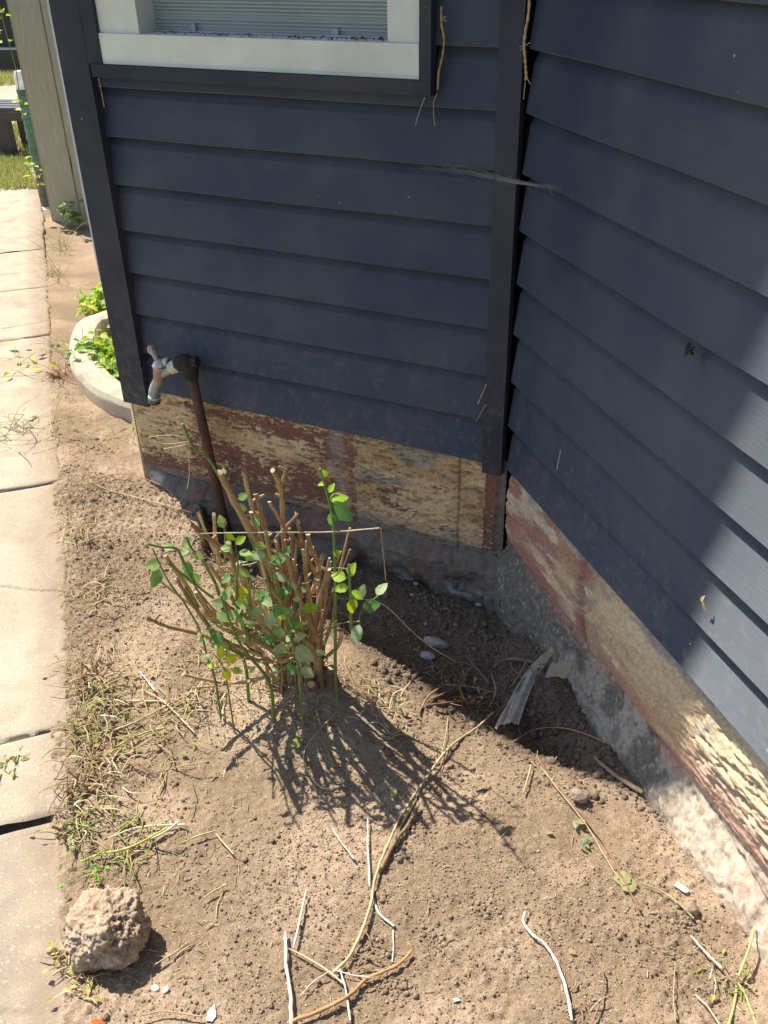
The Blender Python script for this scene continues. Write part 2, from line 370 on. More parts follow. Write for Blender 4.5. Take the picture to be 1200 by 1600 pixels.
# ------------------------------------------------------------------ path of concrete slabs
PU = np.array([.700, -.714, 0]); PV = np.array([.714, .700, 0])
EDGE = -1.268
slabs = [(-14, -9.2, .03), (-9.2, -6.4, .03), (-6.4, -4.07, .034), (-4.07, -3.31, .03), (-3.31, -2.55, .032), (-2.55, -1.05, .03), (-1.05, .235, .026), (.235, .51, .028), (.51, 3.2, .012)]
P_all = []; me_v = []; me_f = []; me_c = []
for si, (u0, u1, zt) in enumerate(slabs):
    fine = u1 > -3.5
    du = .008 if fine else .05; nu = max(8, int((u1 - u0) / du)); nv = 110 if fine else 50
    uu = np.linspace(0, 1, nu); vv = np.linspace(0, 1, nv) ** 1.6
    U, V = np.meshgrid(uu, vv)
    wave0 = .012 * (fbm(V * 7, V * 0 + si, 301, 4) - .5) * 2; wave1 = .012 * (fbm(V * 7, V * 0 + si + 1, 301, 4) - .5) * 2
    UUw = (u0 + wave0 + .0012) * (1 - U) + (u1 + wave1 - .0012) * U
    ew = .022 * (fbm(UUw * 9, UUw * 0, 305, 4) - .5) + (.010 * (fbm(UUw * 40, UUw * 0, 309, 3) - .5))
    VVw = EDGE + ew - (.03 if si == 7 else 0) - V * 1.5
    if si == 8: VVw = EDGE - .02 + ew * 2 - V * 1.5
    de = np.minimum(np.minimum((UUw - u0), (u1 - UUw)), (EDGE + ew - VVw + .001))
    px_ = PU[0] * UUw + PV[0] * VVw; py_ = PU[1] * UUw + PV[1] * VVw
    edge = np.exp(-np.maximum(de, 0) / .006)
    z = zt - .012 * edge - .03 * (de < .0015) + .0006 * (fbm(px_ * 90, py_ * 90, 311, 3) - .5) * 2 + .004 * (fbm(px_ * 5, py_ * 5, 312, 3) - .5)
    pits = fbm(px_ * 260, py_ * 260, 313, 2); 
    rim = 1 - ss(.05, .14, (EDGE - VVw) + .05 * (fbm(px_ * 4, py_ * 4, 320, 3) - .5))
    c = mix((.46, .40, .30), (.38, .305, .225), rim) * (.9 + .2 * fbm(px_ * 12, py_ * 12, 330, 4))[..., None]
    if si == 8: c = mix((.38, .31, .235), (.35, .275, .20), rim) * (.85 + .3 * fbm(px_ * 25, py_ * 25, 331, 4))[..., None]
    dirt = ss(.56, .72, fbm(px_ * 3, py_ * 3, 340, 5)) * .35
    c = mix(c, (.36, .28, .2), dirt)
    
    soil_e = ss(.055, .0, (EDGE - VVw) - .10 * (fbm(px_ * 14, py_ * 14, 371, 5) - .42)); c = mix(c, (.33, .25, .17), soil_e * .9)
    z = z + soil_e * .004 * fbm(px_ * 60, py_ * 60, 372, 2)
    # hairline cracks
    for cu, sl in ((-2.05, .2), (-1.62, -.3), (-3.6, .1), (-1.38, .35), (-2.75, -.15), (-.35, .5), (1.0, .3)):
        dd = np.abs(UUw - cu - sl * (VVw - EDGE) - .03 * (fbm(VVw * 12, VVw * 0, 350, 4) - .5))
        z = z - .002 * np.exp(-(dd / .003) ** 2); c = c * (1 - .6 * np.exp(-(dd / .004) ** 2) * ss(.35, .55, fbm(VVw * 9, UUw * 9, 355, 3)))[..., None]
    if si == 8:
        
        z = z - .02 * ss(.06, -.0, (EDGE - VVw)) 
    Pg = np.stack([px_, py_, z], -1)
    b = len(me_v) and sum(len(a) for a in me_v)
    me_v.append(Pg.reshape(-1, 3)); me_c.append(c.reshape(-1, 3))
    i = np.arange(nv - 1)[:, None] * nu + np.arange(nu - 1)[None, :]
    me_f.append((np.stack([i, i + nu, i + nu + 1, i + 1], -1).reshape(-1, 4)) + (b or 0))
V_ = np.concatenate(me_v); F_ = np.concatenate(me_f)
me = bpy.data.meshes.new('path'); me.vertices.add(len(V_)); me.vertices.foreach_set('co', V_.reshape(-1).astype(np.float32))
me.loops.add(F_.size); me.loops.foreach_set('vertex_index', F_.reshape(-1).astype(np.int32)); me.polygons.add(len(F_))
me.polygons.foreach_set('loop_start', np.arange(0, F_.size, 4, dtype=np.int32)); me.polygons.foreach_set('loop_total', np.full(len(F_), 4, np.int32))
me.polygons.foreach_set('use_smooth', np.full(len(F_), True)); me.update(calc_edges=True); setcol(me, np.concatenate(me_c))
tag(link('path', me, M_PATH), kind='structure')

# ------------------------------------------------------------------ house
house = empty('house', (0, 0, 0))
tag(house, 'navy weatherboard house wall with cream window over flaking stone plinth', 'house')
def frame(origin, u, n):
    M = Matrix([[u[0], n[0], 0, origin[0]], [u[1], n[1], 0, origin[1]], [u[2], n[2], 1, origin[2]], [0, 0, 0, 1]]); return M
def put(o, M):
    o.matrix_parent_inverse = Matrix(); o.matrix_local = M; return o
FA = frame((0, 0, 0), (1, 0, 0), (0, -1, 0))          # local x along the short wall, local y out of it
FB = frame((0, 0, 0), DB, NB)
RO = np.array([XL, 0, 0])
FR = frame(RO, -DB, NB)                               # return wall beyond the outer corner
ZTOP = 5.2  # unseen wall top, raised so the outer corner shades the angled wall
def siding(name, x0, x1, M, hole=None, seed=0, flip=False):
    mb = MB(); p = .011; r3 = random.Random(seed); n = 0
    z = ZB
    while z < ZTOP:
        zt = z + EXPO + .012
        spans = [(x0, x1)]
        if hole and zt > hole[2] and z < hole[3]: spans = [(x0, hole[0]), (hole[1], x1)] if z >= hole[2] - .02 else [(x0, hole[0]), (hole[0], hole[1]), (hole[1], x1)]
        dz0 = r3.uniform(-.001, .001)
        for a, b in spans:
            a += r3.uniform(0, .006) if a == x0 else 0
            m = max(2, int((b - a) / .06)); xs_ = [a + (b - a) * i / m for i in range(m + 1)]
            vs = []
            top = min(zt, hole[2]) if (hole and z < hole[2] < zt and abs(b - hole[1]) < .001) else zt
            k = (top - z) / (zt - z)
            for x in xs_:
                wz = dz0 + .0007 * math.sin(x * 9 + n * 2.1); wy = .0006 * math.sin(x * 5 + n)
                yo = 0.0 + wy; yt = yo + (-.0185) * k
                km = min(k, 1) * (zt - z - .040) / (zt - z)
                vs += [(x, yo - .036, z + wz), (x, yo - .0015, z + wz), (x, yo, z + wz + .0018), (x, yo - .0185 * km, z + (top - z) * (zt - z - .040) / (zt - z)), (x, yt - .018 * k, top)]
            fs = []
            for i in range(m):
                for j in range(4):
                    q = (i * 5 + j, (i + 1) * 5 + j, (i + 1) * 5 + j + 1, i * 5 + j + 1); fs.append(q if not flip else q[::-1])
            fs += [(0, 1, 2, 3, 4), tuple(m * 5 + j for j in (4, 3, 2, 1, 0))]
            mb.add(vs, fs, smooth=False)
        z += EXPO; n += 1
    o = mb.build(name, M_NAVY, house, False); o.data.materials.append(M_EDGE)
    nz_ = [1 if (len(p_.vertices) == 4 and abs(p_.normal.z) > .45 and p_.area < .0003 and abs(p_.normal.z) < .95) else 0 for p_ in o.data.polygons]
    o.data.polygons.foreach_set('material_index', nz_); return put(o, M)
WL, WR, WZ0, WZ1 = -1.245, -.225, 1.395, 2.55
sA = siding('weatherboard_cladding', XL + .05, -.03, FA, (WL, WR, WZ0, WZ1), 1, True); sA['label'] = 'shaded navy weatherboards under the window'
sB = siding('weatherboard_cladding', .006, 4.2, FB, None, 2); sB['label'] = 'navy weatherboards of the angled wall, partly in sun'
sR = siding('weatherboard_cladding', .05, 3.0, FR, None, 3, True)
mb = MB()   # corner board: two boards meeting at the outer corner
mb.box((XL + .014, -.02, .345), (XL + .118, .020, ZTOP))
put(mb.build('corner_board', M_TRIM, house, False), FA)
mb = MB(); mb.box((-.0, -.02, .348), (.09, .003, ZTOP)); o = put(mb.build('corner_board', M_TRIM, house, False), FR)
mb = MB(); mb.box((-.064, -.02, .374), (-.006, .012, ZTOP)); put(mb.build('corner_batten', M_TRIM, house, False), FA)
# solid core, and an unseen top slab added to keep overhead light out
mb = MB()
inn = [(-3.6, 2.2), (XL + .03, .045), (.06, .045), (2.95, -2.92), (6, 0), (0, 6)]
vs = [(x, y, .36) for x, y in inn[:0]]
core = [RO - DB * 3.0 - NB * .12, RO - DB * .0 + np.array([.05, .12, 0]), np.array([.05, .12, 0]), DB * 4.2 - NB * .12, DB * 4.2 - NB * 3, RO - DB * 3.0 + np.array([3, 3, 0])]
vz = [(p[0], p[1], zz) for zz in (-.3, ZTOP) for p in core]
nC = len(core)
fc = [(i, (i + 1) % nC, nC + (i + 1) % nC, nC + i) for i in range(nC) if i != 1] + [tuple(range(nC))[::-1]]
# wall behind the short wall's boards, left open at the window
a0, a1 = core[1], core[2]
mb.add(vz, fc, smooth=False)
def yq(x0, x1, z0, z1, y=.12): mb.add([(x0, y, z0), (x1, y, z0), (x1, y, z1), (x0, y, z1)], [(0, 1, 2, 3)], smooth=False)
yq(a0[0], WL, -.3, ZTOP); yq(WR, a1[0], -.3, ZTOP); yq(WL, WR, -.3, WZ0); yq(WL, WR, WZ1, ZTOP)
mb.build('wall', M_BLACK, house, False)
mb = MB(); pr = [RO - DB * 3.02 + NB * .04, RO + np.array([-.02, -.05, 0]), np.array([-.03, -.05, 0]), DB * 4.2 + NB * .04, DB * 4.2 - NB * 3, RO - DB * 3.0 + np.array([3, 3, 0])]
mb.add([(p[0], p[1], zz) for zz in (ZTOP + .002, ZTOP + .12) for p in pr], [(i, (i + 1) % nC, nC + (i + 1) % nC, nC + i) for i in range(nC)] + [tuple(range(nC))[::-1], tuple(range(nC, 2 * nC))], smooth=False)
mb.build('unseen_roof', M_TRIM, house, False)

# window
win = put(MB().box((WL + .023, -.075, WZ0 + .012), (WR - .031, .016, 1.483)).build('window', M_CREAM, house, False), FA)
win['label'] = 'cream painted window with dark opening and ribbed track'
def wpart(name, mat, boxes, parent=win):
    mb = MB()
    for a, b in boxes: mb.box(a, b)
    o = mb.build(name, mat, None, False); o.parent = parent; return o
wpart('jamb', M_CREAM, [((WL + .023, -.075, 1.4835), (-1.087, .008, WZ1 - .03))])
wpart('jamb', M_CREAM, [((-.345, -.075, 1.4835), (WR - .031, .008, WZ1 - .03))])
wpart('head', M_CREAM, [((-1.086, -.075, WZ1 - .15), (-.346, .008, WZ1 - .03))])
wpart('sill_bead', M_CREAM, [((WL + .034, .0165, WZ0 + .0125), (WR - .034, .019, WZ0 + .019)), ((WR - .038, .0165, WZ0 + .02), (WR - .034, .019, 1.482))])
arch = [((XL + .130, -.01, WZ0 - .022), (WR, .026, WZ0 + .011)), ((WR - .030, -.01, WZ0 + .0115), (WR, .026, WZ1)), ((XL + .1185, -.01, WZ0 + .0115), (WL + .0225, .0195, WZ1)), ((WL + .03, -.01, WZ1 - .029), (WR - .031, .026, WZ1))]
wpart('architrave', M_TRIM, arch)
rib = [((-1.086, -.0745, 1.4842), (-.346, -.070, 1.70))]
for k in range(17): rib.append(((-1.085, -.0698, 1.4975 + k * .0085 + (.006 if k > 2 else 0)), (-.347, -.064, 1.5010 + k * .0085 + (.006 if k > 2 else 0))))
rib.append(((-1.085, -.0698, 1.4842), (-.347, -.052, 1.4885)))
wpart('ribbed_track', M_ALU, rib)
wpart('latch', M_ALU, [((-.962, -.0695, 1.489), (-.950, -.056, 1.506))]); wpart('latch', M_ALU, [((-.53, -.0695, 1.489), (-.515, -.056, 1.503))])
wpart('pane', M_BLACK, [((-1.086, -.073, 1.7005), (-.346, -.070, WZ1 - .151))])
# torn lower edge of a sash film seen at the top of the opening
mb = MB(); vs = []; n = 40
for i in range(n + 1):
    x = -1.08 + .73 * i / n; zz = 1.590 + .006 * math.sin(i * .35) + .004 * random.random()
    vs += [(x, -.055, zz + .03), (x, -.048, zz)]
mb.add(vs, [(2 * i, 2 * i + 1, 2 * i + 3, 2 * i + 2) for i in range(n)], (.33, .31, .26))
# leaf dirt on the sill
dm = MB()
for k in range(150):
    x = random.uniform(-1.06, -.36); y = random.uniform(-.06, .012); s = random.uniform(.001, .004) * (1.6 if x > -.48 else 1)
    dm.tube([(x, y, 1.4845), (x + random.uniform(-s, s) * 2, y + random.uniform(-s, s), 1.486 + s * .3)], s * .4, 4, random.choice([(.1, .08, .06), (.2, .16, .12), (.05, .05, .045)]))
o = dm.build('debris', M_WOOD, None); o.parent = win; o['kind'] = 'stuff'

# ---- plinth of rough stone blocks, flaking paint; footing under it
def plinthA():
    us = np.arange(XL + .018 - .06, .0, .003); zs_ = np.arange(.062, .405, .003)
    U, Zz = np.meshgrid(us, zs_)
    hor = .45 * fbm(U * 9, Zz * 45, 401, 5) + .55 * fbm(U * 55, Zz * 170, 411, 4); fine = fbm(U * 130, Zz * 190, 402, 3); big = fbm(U * 4, Zz * 9, 403, 3); pitn = fbm(U * 45, Zz * 150, 404, 3)
    cream = np.array((.68, .50, .29)); ochre = np.array((.52, .35, .18)); red = np.array((.25, .12, .09)); grey = np.array((.44, .42, .37)); brown = np.array((.19, .115, .075))
    paintc = mix(cream, ochre, ss(.4, .65, big))
    # where paint still sticks: amount varies by zone
    keep = np.full(U.shape, .48)
    line = .30 - (U + 1.1) * .10
    keep = np.where(U < -1.15, .62 - .25 * ss(.2, .08, Zz), keep)
    z1 = (U > -1.15) & (U < -.57); keep = np.where(z1, .40 + .26 * np.exp(-((Zz - line) / .035) ** 2) + .10 * ss(.36, .39, Zz), keep)
    z2 = (U >= -.50) & (U < -.145); keep = np.where(z2, .66 - .24 * np.exp(-(((U + .38) / .07) ** 2 + ((Zz - .19) / .05) ** 2)) - .1 * ss(.36, .40, Zz), keep)
    z3 = (U >= -.145) & (U < -.062); keep = np.where(z3, .74, keep)
    z4 = U >= -.062 + .02 * (hor - .5); keep = np.where(z4, .30, keep)
    m = ss(-.03, .03, keep - hor * .9 - .03 + .10 * (fine - .5))
    c = mix(red * 1.0, paintc, m)
    c = mix(c, brown, ss(.55, .75, fbm(U * 20, Zz * 60, 408, 4)) * .5 * (1 - m))
    c = mix(c, grey * .75, ss(.58, .7, fbm(U * 7, Zz * 20, 405, 4)) * .75 * z2)
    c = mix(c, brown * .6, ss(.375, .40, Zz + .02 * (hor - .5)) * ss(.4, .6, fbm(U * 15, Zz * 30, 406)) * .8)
    # mortar patch between the blocks, mortar in the inside corner and along the bed
    wv = .02 * (fbm(Zz * 14, U * 3, 407, 3) - .5)
    wv2 = .07 * (fbm(Zz * 11, U * 6, 417, 4) - .5); mj = ss(.042, .018, np.abs(U + .55 + wv2)) * ss(.10, .22, Zz) * ss(.3, .45, hor + .1); c = mix(c, grey * .8, mj * .6)
    bare = ss(.020, .008, np.abs(U + .508 + wv2 * .6)); c = mix(c, (.26, .15, .10), bare * .4 * ss(.3, .5, fine))
    mc = ss(-.034, -.022, U + wv) ; c = mix(c, grey * .42, mc)
    bed = ss(.092, .078, Zz + .012 * (fbm(U * 12, U * 0, 409) - .5)); c = mix(c, grey * .6, bed)
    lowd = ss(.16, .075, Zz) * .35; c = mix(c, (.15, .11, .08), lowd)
    c = mix(c, (.16, .10, .065), ss(.55, .70, fbm(U * 26, Zz * 90, 431, 4)) * .55); c = c * (.72 + .4 * fine)[..., None]
    d = -.022 + .006 * (big - .5) + .0045 * m * (hor < keep) + .0022 * (fine - .5) - .006 * ss(.62, .75, pitn) * (z3 | z2) - .003 * ss(.6, .75, pitn)
    d = d - .003 * mj - .004 * bare - .004 * mc + .002 * bed - .012 * ss(.004, .0, np.abs(U + .145 + wv * .3)) - .004 * bed
    # wrap round the outer corner
    xo = XL + .018; X_ = U.copy(); Y_ = -d
    over = U < xo
    X_ = np.where(over, xo + (xo - U) * -.0 - .0, U); 
    t = np.clip((xo + .02 - U) / .08, 0, 1)
    X_ = np.where(U < xo + .02, xo + .02 - np.sin(t * math.pi * .42) * .05 , U)
    Yc = (1 - np.cos(t * math.pi * .42)) * .05
    Y_ = -d + np.where(U < xo + .02, Yc, 0)
    P = np.stack([X_, Y_ , Zz], -1)
    return grid('stone_plinth', P, M_STONE, c, house)
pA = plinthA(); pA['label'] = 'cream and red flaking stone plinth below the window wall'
def footA():
    us = np.arange(XL - .02, .03, .004); ts = np.arange(0, 1.001, .02)
    U, T = np.meshgrid(us, ts)
    zt = .066 + .010 * (fbm(U * 10, U * 0, 421, 3) - .5); Zz = zt - T * .24
    bulge = fbm(U * 9, Zz * 12, 422, 4); fine = fbm(U * 90, Zz * 90, 423, 3)
    lump = ss(.45, .7, fbm(U * 16, Zz * 22, 424, 2))
    d = -.03 + .05 * np.minimum(1, T * 6) * (.5 + .8 * bulge) + .012 * lump + .005 * (fine - .5) - .03 * ss(.3, .55, T) * (bulge < .5)
    d = d - .035 * ss(-1.16, -1.33, U)
    c = mix((.12, .10, .085), (.21, .185, .155), bulge); c = mix(c, (.25, .12, .09), ss(.55, .7, fbm(U * 12, Zz * 25, 425, 3)) * .55)
    c = mix(c, (.40, .42, .41), ss(.62, .75, fbm(U * 20, Zz * 40, 426, 3)) * .7 * ss(.35, .6, T))
    c = mix(c, (.62, .60, .54), ss(-1.27, -1.33, U) * ss(.3, .5, fbm(U * 30, Zz * 30, 427, 3)) * .8)  # outer corner whitened, its sunlit look put into the colour
    c = c * (.8 + .4 * fine)[..., None]
    xo = XL + .018; t = np.clip((xo + .03 - U) / .07, 0, 1)
    X_ = np.where(U < xo + .03, xo + .03 - np.sin(t * math.pi * .5) * .045, U)
    Y_ = -d + np.where(U < xo + .03, (1 - np.cos(t * math.pi * .5)) * .07, 0)
    return grid('footing', np.stack([X_, Y_, Zz], -1), M_STONE, c, house)
footA()
def plinthB():
    us = np.arange(-.01, 3.0, .0035); zs_ = np.concatenate([np.arange(.09, .13, .003), np.arange(.13, .405, .003)])
    S, Zz = np.meshgrid(us, zs_)
    hor = fbm(S * 8, Zz * 30, 501, 5); fine = fbm(S * 140, Zz * 140, 502, 3); big = fbm(S * 4, Zz * 8, 503, 3)
    cream = np.array((.64, .52, .34)); ochre = np.array((.56, .41, .23)); red = np.array((.40, .20, .15)); pink = np.array((.52, .35, .28)); grey = np.array((.34, .32, .28)); blueg = np.array((.25, .25, .26))
    m = ss(.42, .62, hor + .25 * (Zz - .28) / .1 * .5)
    c = mix(red, cream, m)
    c = mix(c, mix(ochre, cream, big), ss(.45, .55, S) * (.45 + .4 * ss(.18, .26, Zz)))
    c = mix(c, red * 1.05, ss(.21, .14, Zz + .03 * (hor - .5)) * .7 * ss(.3, .5, fbm(S * 6, Zz * 12, 506, 3)))
    c = mix(c, red * 1.1, np.exp(-(((S - .10) / .07) ** 2 + ((Zz - .24) / .06) ** 2)) * .9)
    c = mix(c, ochre * .9, np.exp(-(((S - .36) / .05) ** 2 + ((Zz - .27) / .07) ** 2)) * .7)
    c = mix(c, red * .8, ss(.028, .01, np.abs(S - .44 - (.30 - Zz) * .2 + .06 * (hor - .5))) * .5)
    c = mix(c, blueg, ss(.33, .37, Zz + .02 * (hor - .5)) * ss(.42, .62, fbm(S * 9, Zz * 30, 504, 4)) * .75)
    c = mix(c, blueg, ss(.60, .72, fbm(S * 18, Zz * 50, 507, 4)) * .5)
    c = mix(c, pink, ss(.9, 1.05, S) * ss(.27, .2, Zz) * .6); c = mix(c, cream * 1.1, ss(.95, 1.05, S) * ss(.2, .27, Zz) * .55)
    c = c * (.8 + .4 * fine)[..., None]
    pitn = fbm(S * 28, Zz * 110, 505, 4); streak = fbm(S * 12, Zz * 120, 508, 3)
    zb = .135 + .014 * (fbm(S * 7, S * 0, 509, 3) - .5)
    prof = np.sqrt(np.clip(1 - ((Zz - .25) / .135) ** 2, 0, 1))
    d = -.040 + .030 * prof + .014 * (big - .5) + .006 * (hor - .5) + .003 * (fine - .5)
    pit_on = .35 + .65 * ss(.9, 1.05, S)
    d = d - .013 * ss(.5, .7, pitn) * pit_on * ss(.16, .24, Zz) - .004 * ss(.45, .6, streak) * pit_on
    d = d - .012 * ss(.02, .006, np.abs(S - .45 - (.30 - Zz) * .2))
    d = d - .03 * ss(.004, -.03, Zz - zb) - .006 * ss(.3, .0, S)
    P = DB[None, None] * S[..., None] + NB[None, None] * d[..., None] + UP[None, None] * Zz[..., None]
    return grid('stone_plinth', P, M_STONE, c, house)
pB = plinthB(); pB['label'] = 'ochre and pink stone plinth under the angled wall'
def footB():
    us = np.arange(-.03, 3.0, .0045); ts = np.arange(0, 1.001, .0125)
    S, T = np.meshgrid(us, ts)
    Zz = .158 - T * .29
    big = fbm(S * 5, Zz * 6, 521, 3); fine = fbm(S * 100, Zz * 100, 522, 3); mid = fbm(S * 22, Zz * 26, 523, 3)
    slope = -.040 + .040 * ss(.0, .6, T) + .02 * ss(.7, 1.0, S) * ss(.2, .5, T)
    d = slope + .016 * (big - .5) + .009 * (mid - .5) + .006 * (fine - .5) - .006 * ss(.6, .75, fbm(S * 30, Zz * 30, 529, 3))
    d = d + .02 * ss(.30, .1, S) * ss(.1, .5, T)
    ch = ss(.012, .004, np.abs(Zz - .085 + (S - 1.2) * .22 + .03 * (fbm(S * 9, S * 0, 526, 3) - .5))) * ss(.95, 1.05, S); d = d - .008 * ch
    grey = np.array((.28, .25, .205)); white = np.array((.43, .39, .33)); lime = np.array((.58, .475, .355))
    c = mix(grey * .62, white * .85, ss(.45, .65, fbm(S * 11, Zz * 11, 524, 4)) * ss(.25, .45, S))
    c = mix(c, (.42, .22, .17), ss(.075, .12, Zz) * ss(.4, .6, fbm(S * 9, Zz * 20, 525, 3)) * .8)
    c = mix(c, lime, ss(.88, 1.02, S) * .8); c = mix(c, (.50, .33, .25), ss(.95, 1.1, S) * ss(.55, .7, fbm(S * 14, Zz * 14, 527, 3)) * .5)  # pale chalky tone from the shadow edge on, sunlight put into the colour
    c = c * (.65 + .7 * fine)[..., None]; c = mix(c, (.5, .47, .42), ss(.72, .8, fbm(S * 120, Zz * 120, 530, 2)) * .6); c = mix(c, (.12, .1, .08), ss(.70, .8, fbm(S * 70, Zz * 70, 531, 2)) * .6)
    P = DB[None, None] * S[..., None] + NB[None, None] * d[..., None] + UP[None, None] * Zz[..., None]
    return grid('footing', P, M_STONE, c, house)
footB()
# plinth of the return wall
mb = MB(); mb.box((0.02, -.05, -.2), (3.0, -.02, .40), (.45, .36, .24)); put(mb.build('stone_plinth', M_STONE, house), FR)

# ------------------------------------------------------------------ standpipe and tap
tap = empty('garden_tap', tuple(ap(340, 790, .06)))
tag(tap, 'old verdigris brass tap with red chips on a rusty standpipe', 'tap')
base = ap(350, 812, .05); top = ap(297, 577, .05)
pp = [base + (top - base) * t for t in np.linspace(-.25, 1, 14)]
MB().tube(pp, [.0155 * random.uniform(.97, 1.05) for _ in pp], 14, (.105, .06, .042), jit=.05).build('standpipe', M_RUST, tap)
q = lambda x, y, o: ap(x, y, o)
MB().tube(spline([q(298, 590, .05), q(297, 573, .052), q(290, 565, .056), q(279, 568, .06)], 4), [0.0232, 0.0256, 0.0262, 0.0262, 0.0262, 0.0262, 0.0262, 0.0262, 0.0256, 0.0256, 0.0244, 0.0244, 0.0232][:13], 14, (.035, .03, .03)).tube([q(292, 566, .055), q(309, 565, .05)], [0.0195, 0.0171], 12, (.04, .03, .028)).build('elbow', M_RUST, tap)
br = (.33, .38, .33); br2 = (.46, .44, .38)
MB().tube([q(277, 570, .061), q(267, 575, .064)], [0.0238, 0.0226], 6, (.55, .52, .46)).build('hex_nut', M_METAL, tap)
MB().tube([q(270, 574, .063), q(258, 581, .067), q(249, 586, .07)], [0.0152, 0.0140, 0.0159], 12, br) \
    .tube([q(250, 570, .07), q(249, 577, .07), q(249, 590, .07), q(247, 597, .07)], [0.0226, 0.0201, 0.0189, 0.0146], 14, [br, (.36, .25, .21), (.33, .17, .14), br]) \
    .tube(spline([q(250, 588, .07), q(244, 600, .072), q(240, 611, .073), q(240, 622, .073)], 4), [0.0159] * 13, 12, br) \
    .build('tap_body', M_METAL, tap)
MB().tube([q(241, 619, .073), q(241, 623, .073), q(241, 629, .073)], [0.0201, 0.0207, 0.0201], 14, [(.5, .55, .5), (.12, .12, .1), (.06, .06, .05)]).build('spout_ring', M_METAL, tap)
MB().tube([q(250, 571, .07), q(249, 567, .07), q(246, 562, .07)], [0.0250, 0.0256, 0.0146], 14, (.5, .48, .42)) \
    .tube([q(262, 566, .066), q(256, 564, .068)], [0.0146, 0.0134], 8, (.55, .52, .45)).build('bonnet', M_METAL, tap)
MB().tube([q(246, 563, .07), q(241, 552, .07), q(238, 546, .07)], [0.0085, 0.0110, 0.0146], 10, (.36, .34, .3)) \
    .tube([q(234, 548, .08), q(242, 546, .06)], [0.0116, 0.0116], 8, (.5, .47, .42)).build('handle', M_METAL, tap)
MB().tube([q(237, 547, .07), q(236, 543, .07), q(235.5, 540, .07)], [0.0110, 0.0128, 0.0073], 12, (.62, .28, .22)).build('handle_knob', M_PLAIN, tap)

# ------------------------------------------------------------------ curved concrete edging with weeds
cz = .1
cl = [(-2.28, 1.28), (-2.49, 1.14), (-2.50, 1.0), (-2.38, .83), (-2.23, .67), (-2.06, .55), (-1.88, .47), (-1.62, .42)]
cl = spline([(a, b, 0) for a, b in cl], 12)
vs = []; prof = [(-.065, -.06), (-.065, .075), (-.052, .096), (-.026, .102), (.026, .102), (.052, .096), (.065, .075), (.065, -.06)]
pts = [np.array(p) for p in cl]; rows = []
for i, p in enumerate(pts):
    t = pts[min(i + 1, len(pts) - 1)] - pts[max(i - 1, 0)]; t /= np.linalg.norm(t); nrm = np.array([-t[1], t[0], 0]); row = []
    dense = []
    for a, b in zip(prof[:-1], prof[1:]):
        for k in np.linspace(0, 1, 8, endpoint=False): dense.append((a[0] + (b[0] - a[0]) * k, a[1] + (b[1] - a[1]) * k))
    dense.append(prof[-1])
    for o_, z_ in dense:
        nz = float(mnoise.noise(Vector((p[0] * 9 + o_ * 9, p[1] * 9, z_ * 9)))) * .006 + float(mnoise.noise(Vector((p[0] * 60, p[1] * 60 + o_ * 60, z_ * 60)))) * .003
        row.append(p + nrm * (o_ * (1 + nz * 6)) + np.array([0, 0, z_ - .005 + nz]))
    rows.append(row)
P = np.array(rows); c = np.array((.50, .43, .33)) * (.8 + .4 * fbm(P[..., 0] * 18, P[..., 1] * 18 + P[..., 2] * 9, 601, 4))[..., None]
o = grid('curved_edging', P, M_PATH, c)
tag(o, 'curved concrete garden edging beside the left corner of the house', 'garden edging')

# ------------------------------------------------------------------ leaves
def leaf(mb, p, d, up, L, W, col, fold=.25, curl=.25, serr=True, n=7):
    """ovate leaf: base at p, pointing along d, upper face towards up"""
    p = np.array(p, float); d = np.array(d, float); d /= np.linalg.norm(d) + 1e-9
    s = np.cross(d, up); s /= np.linalg.norm(s) + 1e-9; u = np.cross(s, d)
    vs = []; cs = []
    for i in range(n + 1):
        t = i / n; wd = W * .5 * (math.sin(math.pi * t ** .8) ** .8) * (1 + (.06 * (-1) ** i if serr else 0)); wd = max(wd, .0004)
        c0 = p + d * (L * t) - u * (curl * L * t * t)
        for k in (-1, -.5, 0, .5, 1):
            vs.append(c0 + s * (wd * k) + u * (abs(k) * fold * wd))
            j = 1.12 if k == 0 else 1 - .1 * random.random(); cs.append((col[0] * j, col[1] * j, col[2] * j))
    fs = [(i * 5 + k, i * 5 + k + 1, (i + 1) * 5 + k + 1, (i + 1) * 5 + k) for i in range(n) for k in range(4)]
    mb.add(vs, fs, cs)
GREENS = [(.10, .19, .045), (.13, .24, .055), (.16, .26, .08), (.085, .16, .05)]
def rdir(z=0): 
    a = random.uniform(0, 2 * math.pi); return np.array([math.cos(a), math.sin(a), z])

